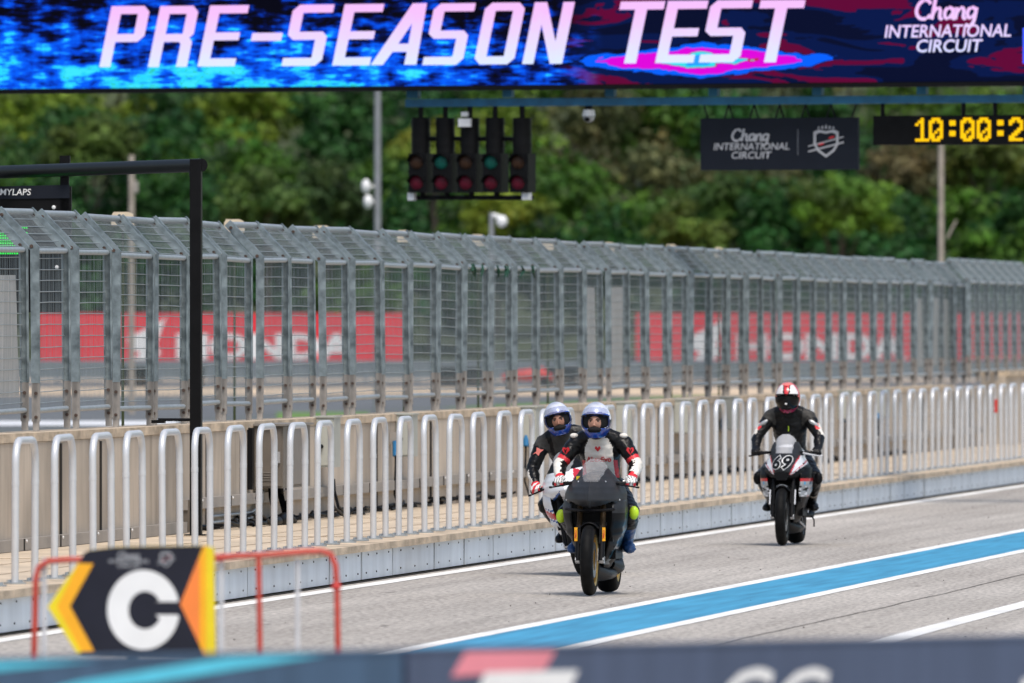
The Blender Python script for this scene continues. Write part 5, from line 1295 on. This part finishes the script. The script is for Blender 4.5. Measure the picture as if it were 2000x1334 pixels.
def rail(pa, pb, D, label):
    kh = D / F; a = at(pa, 0, D); b_ = at(pb, 0, D); r = empty('guard_rail', (a.x, a.y, 0), TH, label, 'guard rail'); L = (b_ - a).length
    mb = MB()
    for z in (.30, .55, .8): mb.box((L / 2, 0, z), (L, .06, .2))
    mb.build('rail_beam', M['guard'], r)
    mb = MB(); i = 0
    for i in range(int(L / 2)): mb = MB(); mb.box((1 + 2 * i, .08, .45), (.1, .1, .9)); mb.build('rail_post', M['guard'], r)
rail(-40, 2050, 497.0, 'grey steel guard rail below the red hoardings behind the fence')
rr = random.Random(31)
TS = [(246, 755), (266, 752), (278, 753), (380, 756), (868, 748), (886, 745), (905, 747), (925, 744), (1065, 750), (1110, 748)]
for i, (px, py) in enumerate(TS):
    p = at(px, 0, 476); p.z = .01; r = empty('tyre_stack', p, rr.uniform(0, 3), None, 'tyre stack', 'black tyre stacks behind the fence')
    for k in range(3):
        t_ = MB(); prf = []
        for q in range(10): a = 2 * PI * q / 10; prf.append((.11 * math.sin(a) + .12 + .235 * k, .26 + .12 * math.cos(a)))
        t_.lathe_x(prf, (0, 0, 0), 20); t_.v = [(v[1], v[2], v[0]) for v in t_.v]; t_.build('tyre', M['tyre'], r, smooth=60)
    r['label'] = ['black tyre stack below the wing emblem, leftmost of three', 'black tyre stack below the wing emblem, middle of three', 'black tyre stack below the wing emblem, rightmost of three', 'black tyre stack beside the black post behind the fence',
                  'black tyre stack far below the start lights, leftmost of four', 'black tyre stack far below the start lights, second of four', 'black tyre stack far below the start lights, third of four', 'black tyre stack far below the start lights, rightmost of four',
                  'black tyre stack behind the fence above the rear rider', 'black tyre stack behind the fence above the gap between paired riders'][i]
p = at(1030, 0, 465); r = empty('kart', (p.x, p.y, .01), TH, 'small blurred red kart on the track behind the fence at centre', 'kart')
mb = MB(); mb.tube([(-.9, 0, .35), (-.3, 0, .45), (.5, 0, .5), (.9, 0, .35)], [(.25, .12), (.35, .2), (.4, .3), (.2, .1)], 10, ref=(0, 1, 0)); mb.build('kart_body', M['red'], r, smooth=60)
for sx in (-.6, .6):
    for sy in (-.5, .5): mb = MB(); mb.lathe_x([(-.1, .05), (-.1, .2), (.1, .2), (.1, .05)], (0, 0, 0), 16); mb.v = [(v[1] + sx, v[0] + sy, v[2] + .21) for v in mb.v]; mb.build('wheel', M['tyre'], r, smooth=40)
# tyre wall along the far edge of the straight
mb = MB(); a = at(0, 0, 345); L = 60
def pole(name, px, ptop, D, rad_, m, label, cat='pole', tops=None):
    a = at(px, ptop, D); r = empty(name, (a.x, a.y, 0), TH, label, cat); mb = MB(); mb.tube([(0, 0, 0), (0, 0, a.z)], [rad_ * 1.15, rad_], 10, ref=(1, 0, 0)); mb.build('pole_shaft', m, r, smooth=50); return r, D / F, a.z
r, kk, zz = pole('lamp_pole', 737.5, 20, 320, .078, M['polegrey'], 'tall grey pole with two white cameras left of the start lights')
for (px, py) in ((715, 364), (719, 394)):
    mb = MB(); mb.ell(((px - 737.5) * kk, -.1, H + (PY0 - py) * kk), (9 * kk, .16, 14 * kk), nu=12, nv=8); mb.tube([((px - 737.5) * kk, 0, H + (PY0 - py) * kk), (0, 0, H + (PY0 - py) * kk)], .03, 6); mb.build('pole_cam', M['white'], r, smooth=60)  # white camera bodies on short arms
r, kk, zz = pole('camera_pole', 960, 415, 300, .055, M['polegrey'], 'short grey pole with a white camera rising above the fence at centre')
mb = MB(); mb.ell((20 * kk, -.1, H + (PY0 - 432) * kk), (11 * kk, .16, 12 * kk), nu=12, nv=8); mb.tube([(0, 0, zz - .05), (16 * kk, -.05, H + (PY0 - 424) * kk)], .05, 6); mb.build('camera', M['white'], r, smooth=60)
r, kk, zz = pole('concrete_pole', 257, 303, 330, .075, M['poleconc'], 'pale concrete pole with a bracket rising behind the fence at left'); mb = MB(); mb.box((8 * kk, 0, H + (PY0 - 365) * kk), (10 * kk, .15, 22 * kk)); mb.build('bracket_box', M['trunk'], r)
r, kk, zz = pole('concrete_pole', 1838, 240, 330, .072, M['poleconc'], 'pale concrete pole rising behind the fence below the clock'); mb = MB(); mb.tube([(12 * kk, 0, H + (PY0 - 465) * kk), (30 * kk, 0, H + (PY0 - 430) * kk)], .03, 6); mb.build('stay', M['poleconc'], r)
KX = -19.6 * F / CT
for i, (px, py, wpx) in enumerate([(240, 418, 44), (458, 432, 40), (629, 444, 36), (789, 453, 26), (934, 461, 27), (1070, 470, 22), (1190, 476, 20), (1311, 480, 21), (1404, 486, 16)]):
    yy, D = lane_y(-19.6, px); a = at(px, py, D); kh = D / F; r = empty('trackside_post', (a.x, a.y, 0), TH, f'cream-capped trackside post showing above the fence, {ORD[i]} from the left', 'post', 'cream-capped posts behind the fence')
    mb = MB(); mb.tube([(0, 0, 0), (0, 0, a.z - .05)], .014, 6); mb.build('shaft', M['dirt'], r)
    mb = MB(); w_ = wpx * kh; mb.prism([(-w_ / 2, -.12), (w_ / 2, -.12), (w_ / 2 * .9, 0), (w_ * .25, .02), (-w_ * .4, .02), (-w_ / 2, -.02)], -.12, .12); mb.v = [(v[0], v[1], v[2] + a.z) for v in mb.v]; mb.build('cap', M['cream'], r)
# ------------------------------------------------------------------ wooded hill
mb = MB(); hr = random.Random(4); rows = []
for D, z in ((590, -.02), (600, .3), (640, 4), (700, 11), (760, 19), (830, 28), (900, 30)):
    rows.append([at(px, 0, D).xy.to_3d() + Vector((0, 0, z + hr.uniform(-.3, .3) * (D > 595))) for px in range(-1500, 3501, 250)])
mb.rings(rows, closed=False, cap=False); o = mb.build('hill', M['dirt'], smooth=80); o['kind'] = 'structure'
def leaf_mat():
    m = bpy.data.materials.new('foliage'); m.use_nodes = True; n, l, b = ramp_nodes(m)
    at_ = n.new("ShaderNodeAttribute"); at_.attribute_name = 'leafcol'; l.new(at_.outputs["Color"], b.inputs["Base Color"]); b.inputs["Roughness"].default_value = .6; b.inputs["Specular IOR Level"].default_value = .25
    tr = n.new("ShaderNodeBsdfTranslucent"); l.new(at_.outputs["Color"], tr.inputs[0]); mx = n.new("ShaderNodeMixShader"); mx.inputs[0].default_value = .2
    l.new(b.outputs[0], mx.inputs[1]); l.new(tr.outputs[0], mx.inputs[2]); l.new(mx.outputs[0], n["Material Output"].inputs[0]); return m
LF = leaf_mat(); BARK = pm('bark', (.07, .055, .04), .9, var=.3)
rng = np.random.default_rng(12)
def crown(c, r, ncl, nlf, leaf, col, cvar=.25):
    # clumps of leaf quads spread through the outer part of an uneven ellipsoid
    d = rng.normal(size=(ncl, 3)); d /= np.linalg.norm(d, axis=1)[:, None]; d[:, 2] = np.where(d[:, 2] < -.4, -d[:, 2] * .6, d[:, 2])
    rad_ = (.55 + .5 * rng.random(ncl))[:, None]; cc = np.array(c) + d * rad_ * np.array(r)
    cr = (.26 + .26 * rng.random(ncl)) * min(r)
    base = np.array(col); tone = 1 + cvar * rng.normal(size=(ncl, 1)); hue = rng.normal(size=(ncl, 1)) * .10
    ccol = np.clip(base * tone * np.concatenate([1 + hue, np.ones((ncl, 1)), 1 - hue], 1), .004, .5)
    p = np.repeat(cc, nlf, 0); off = rng.normal(size=(ncl * nlf, 3)); off /= np.linalg.norm(off, axis=1)[:, None]; p = p + off * (np.repeat(cr, nlf)[:, None] * (.5 + .6 * rng.random((ncl * nlf, 1)))) * np.array([1.15, 1.15, .8])
    nrm = off + .45 * rng.normal(size=off.shape) + np.array([0, 0, .5]); nrm /= np.linalg.norm(nrm, axis=1)[:, None]
    t = np.cross(nrm, rng.normal(size=nrm.shape)); t /= np.linalg.norm(t, axis=1)[:, None] + 1e-9; b = np.cross(nrm, t)
    s = leaf * (.6 + .8 * rng.random((len(p), 1))); q = np.stack([p - t * s - b * s * .5, p + t * s * .2 - b * s * .7, p + t * s + b * s * .2, p - t * s * .1 + b * s * .7], 1)
    lc = np.repeat(ccol, nlf, 0) * (1 + .18 * rng.normal(size=(len(p), 1)))
    return q.reshape(-1, 3), np.clip(lc, .003, .6)
def leaf_obj(name, V, C, parent=None, loc=None):
    nf = len(C); me = bpy.data.meshes.new(name); me.vertices.add(nf * 4); me.vertices.foreach_set('co', V.astype(np.float32).ravel()); me.loops.add(nf * 4); me.loops.foreach_set('vertex_index', np.arange(nf * 4, dtype=np.int32))
    me.polygons.add(nf); me.polygons.foreach_set('loop_start', np.arange(0, nf * 4, 4, dtype=np.int32)); me.polygons.foreach_set('loop_total', np.full(nf, 4, dtype=np.int32)); me.update(calc_edges=True)
    a = me.attributes.new('leafcol', 'FLOAT_COLOR', 'FACE'); a.data.foreach_set('color', np.concatenate([C, np.ones((nf, 1))], 1).astype(np.float32).ravel())
    me.materials.append(LF); o = bpy.data.objects.new(name, me); COL.objects.link(o)
    if parent: o.parent = parent
    return o
def hill_z(D): return float(np.interp(D, [590, 600, 640, 700, 760, 830, 900], [0, .3, 4, 11, 19, 28, 30]))
def tree_col(px, py):
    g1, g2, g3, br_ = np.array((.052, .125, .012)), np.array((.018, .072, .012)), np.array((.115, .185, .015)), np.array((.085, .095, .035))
    k = rng.random()
    if py > 430: return g2 if k < .7 else g1  # lower rows darker: shade at the tree bases put into the leaf colour
    if px < 700: return g3 if (py < 330 and k < .5) or k < .12 else (g1 if k < .6 else g2)
    if 1020 < px < 1330 and 200 < py < 460: return br_ if k < .38 else g1 * .9
    if px > 1330: return (g1 * np.array((1.1, 1, 1)) if k < .45 else g2 if k < .9 else br_)
    return g3 if k < .35 else g1 if k < .7 else g2
VS, CS = [], []
TRM = MB()
for D in (604, 622, 641, 660, 680, 702, 726, 752, 780):
    kh = D / F; px = -260 + rng.random() * 100
    while px < 2260:
        h = 4.2 + 3.2 * rng.random(); wdt = 1.9 + 1.5 * rng.random(); base = hill_z(D) - .4; P = at(px, 0, D + rng.normal() * 4); zc = base + h * .58; py = PY0 - (zc - H) / kh
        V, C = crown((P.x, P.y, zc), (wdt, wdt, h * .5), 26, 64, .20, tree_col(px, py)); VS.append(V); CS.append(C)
        TRM.tube([(P.x, P.y, base - .3), (P.x + .1, P.y, base + h * .5)], [.14, .07], 5)
        px += (1.5 + 1.3 * rng.random()) * wdt / kh * .78
V = np.concatenate(VS); C = np.concatenate(CS)
o = leaf_obj('woodland', V, C); tag(o, 'dense green hillside wood filling the background behind the fence', 'woodland', kind='stuff')
t_ = TRM.build('woodland_trunks', BARK, o); t_['kind'] = 'stuff'
FT_ = [(1640, 420, 190, 600, (.075, .15, .014), 'bright green bushy tree between the hanging sign and the concrete pole below the clock'), (1430, 405, 180, 612, (.04, .09, .016), 'dark green round tree right below the hanging sign'), (1345, 475, 170, 598, (.085, .13, .02), 'mid green spreading tree low above the fence left of the bright bushy tree'),
       (1235, 300, 200, 690, (.12, .11, .04), 'brown-topped olive tree just left of the hanging sign'), (1110, 330, 150, 690, (.10, .095, .055), 'greyish brown sparse tree right of the start lights'), (990, 425, 150, 600, (.13, .18, .018), 'yellow-green tree below the start lights'),
       (845, 300, 150, 640, (.15, .19, .018), 'yellow-green leafy tree right behind the left start lights'), (60, 205, 170, 720, (.17, .19, .02), 'yellow-green tree crown at the upper left under the screen'), (640, 400, 200, 606, (.03, .06, .013), 'very dark green tree left of the tall grey pole'),
       (480, 235, 170, 700, (.11, .16, .02), 'light green tree crown under the screen above the black frame corner'), (1930, 330, 190, 640, (.10, .13, .022), 'olive green tree below the clock at the right edge'), (1770, 350, 150, 640, (.11, .095, .04), 'dry brownish tree just left of the concrete pole below the clock'),
       (520, 420, 180, 600, (.05, .10, .018), 'mid green tree above the fence right of the black post'), (180, 300, 190, 640, (.075, .12, .02), 'green rounded tree above the left end of the black frame arm')]
for px, py, wp, D, col, lab in FT_:
    kh = D / F; P = at(px, py, D); rw = wp * kh / 2; base = min(hill_z(D), P.z - 1.5) - .3; r = empty('tree', (P.x, P.y, base), 0, lab, 'tree', 'trees on the hillside'); hc = P.z - base
    V, C = crown((0, 0, hc), (rw, rw, rw * .85), 34, 80, .17, col); leaf_obj('crown', V, C, r)
    mb = MB(); mb.tube([(0, 0, 0), (.1, 0, hc * .5), (0, 0, hc)], [.18, .13, .05], 8)
    for k in range(5): a = k * 1.26; mb.tube([(0, 0, hc * .55), (rw * .6 * math.cos(a), rw * .6 * math.sin(a), hc + rw * .2)], [.07, .02], 6)
    mb.build('trunk', BARK, r, smooth=60)
for ob in list(bpy.data.objects):
    if ob.name == 'tmp': bpy.data.objects.remove(ob)
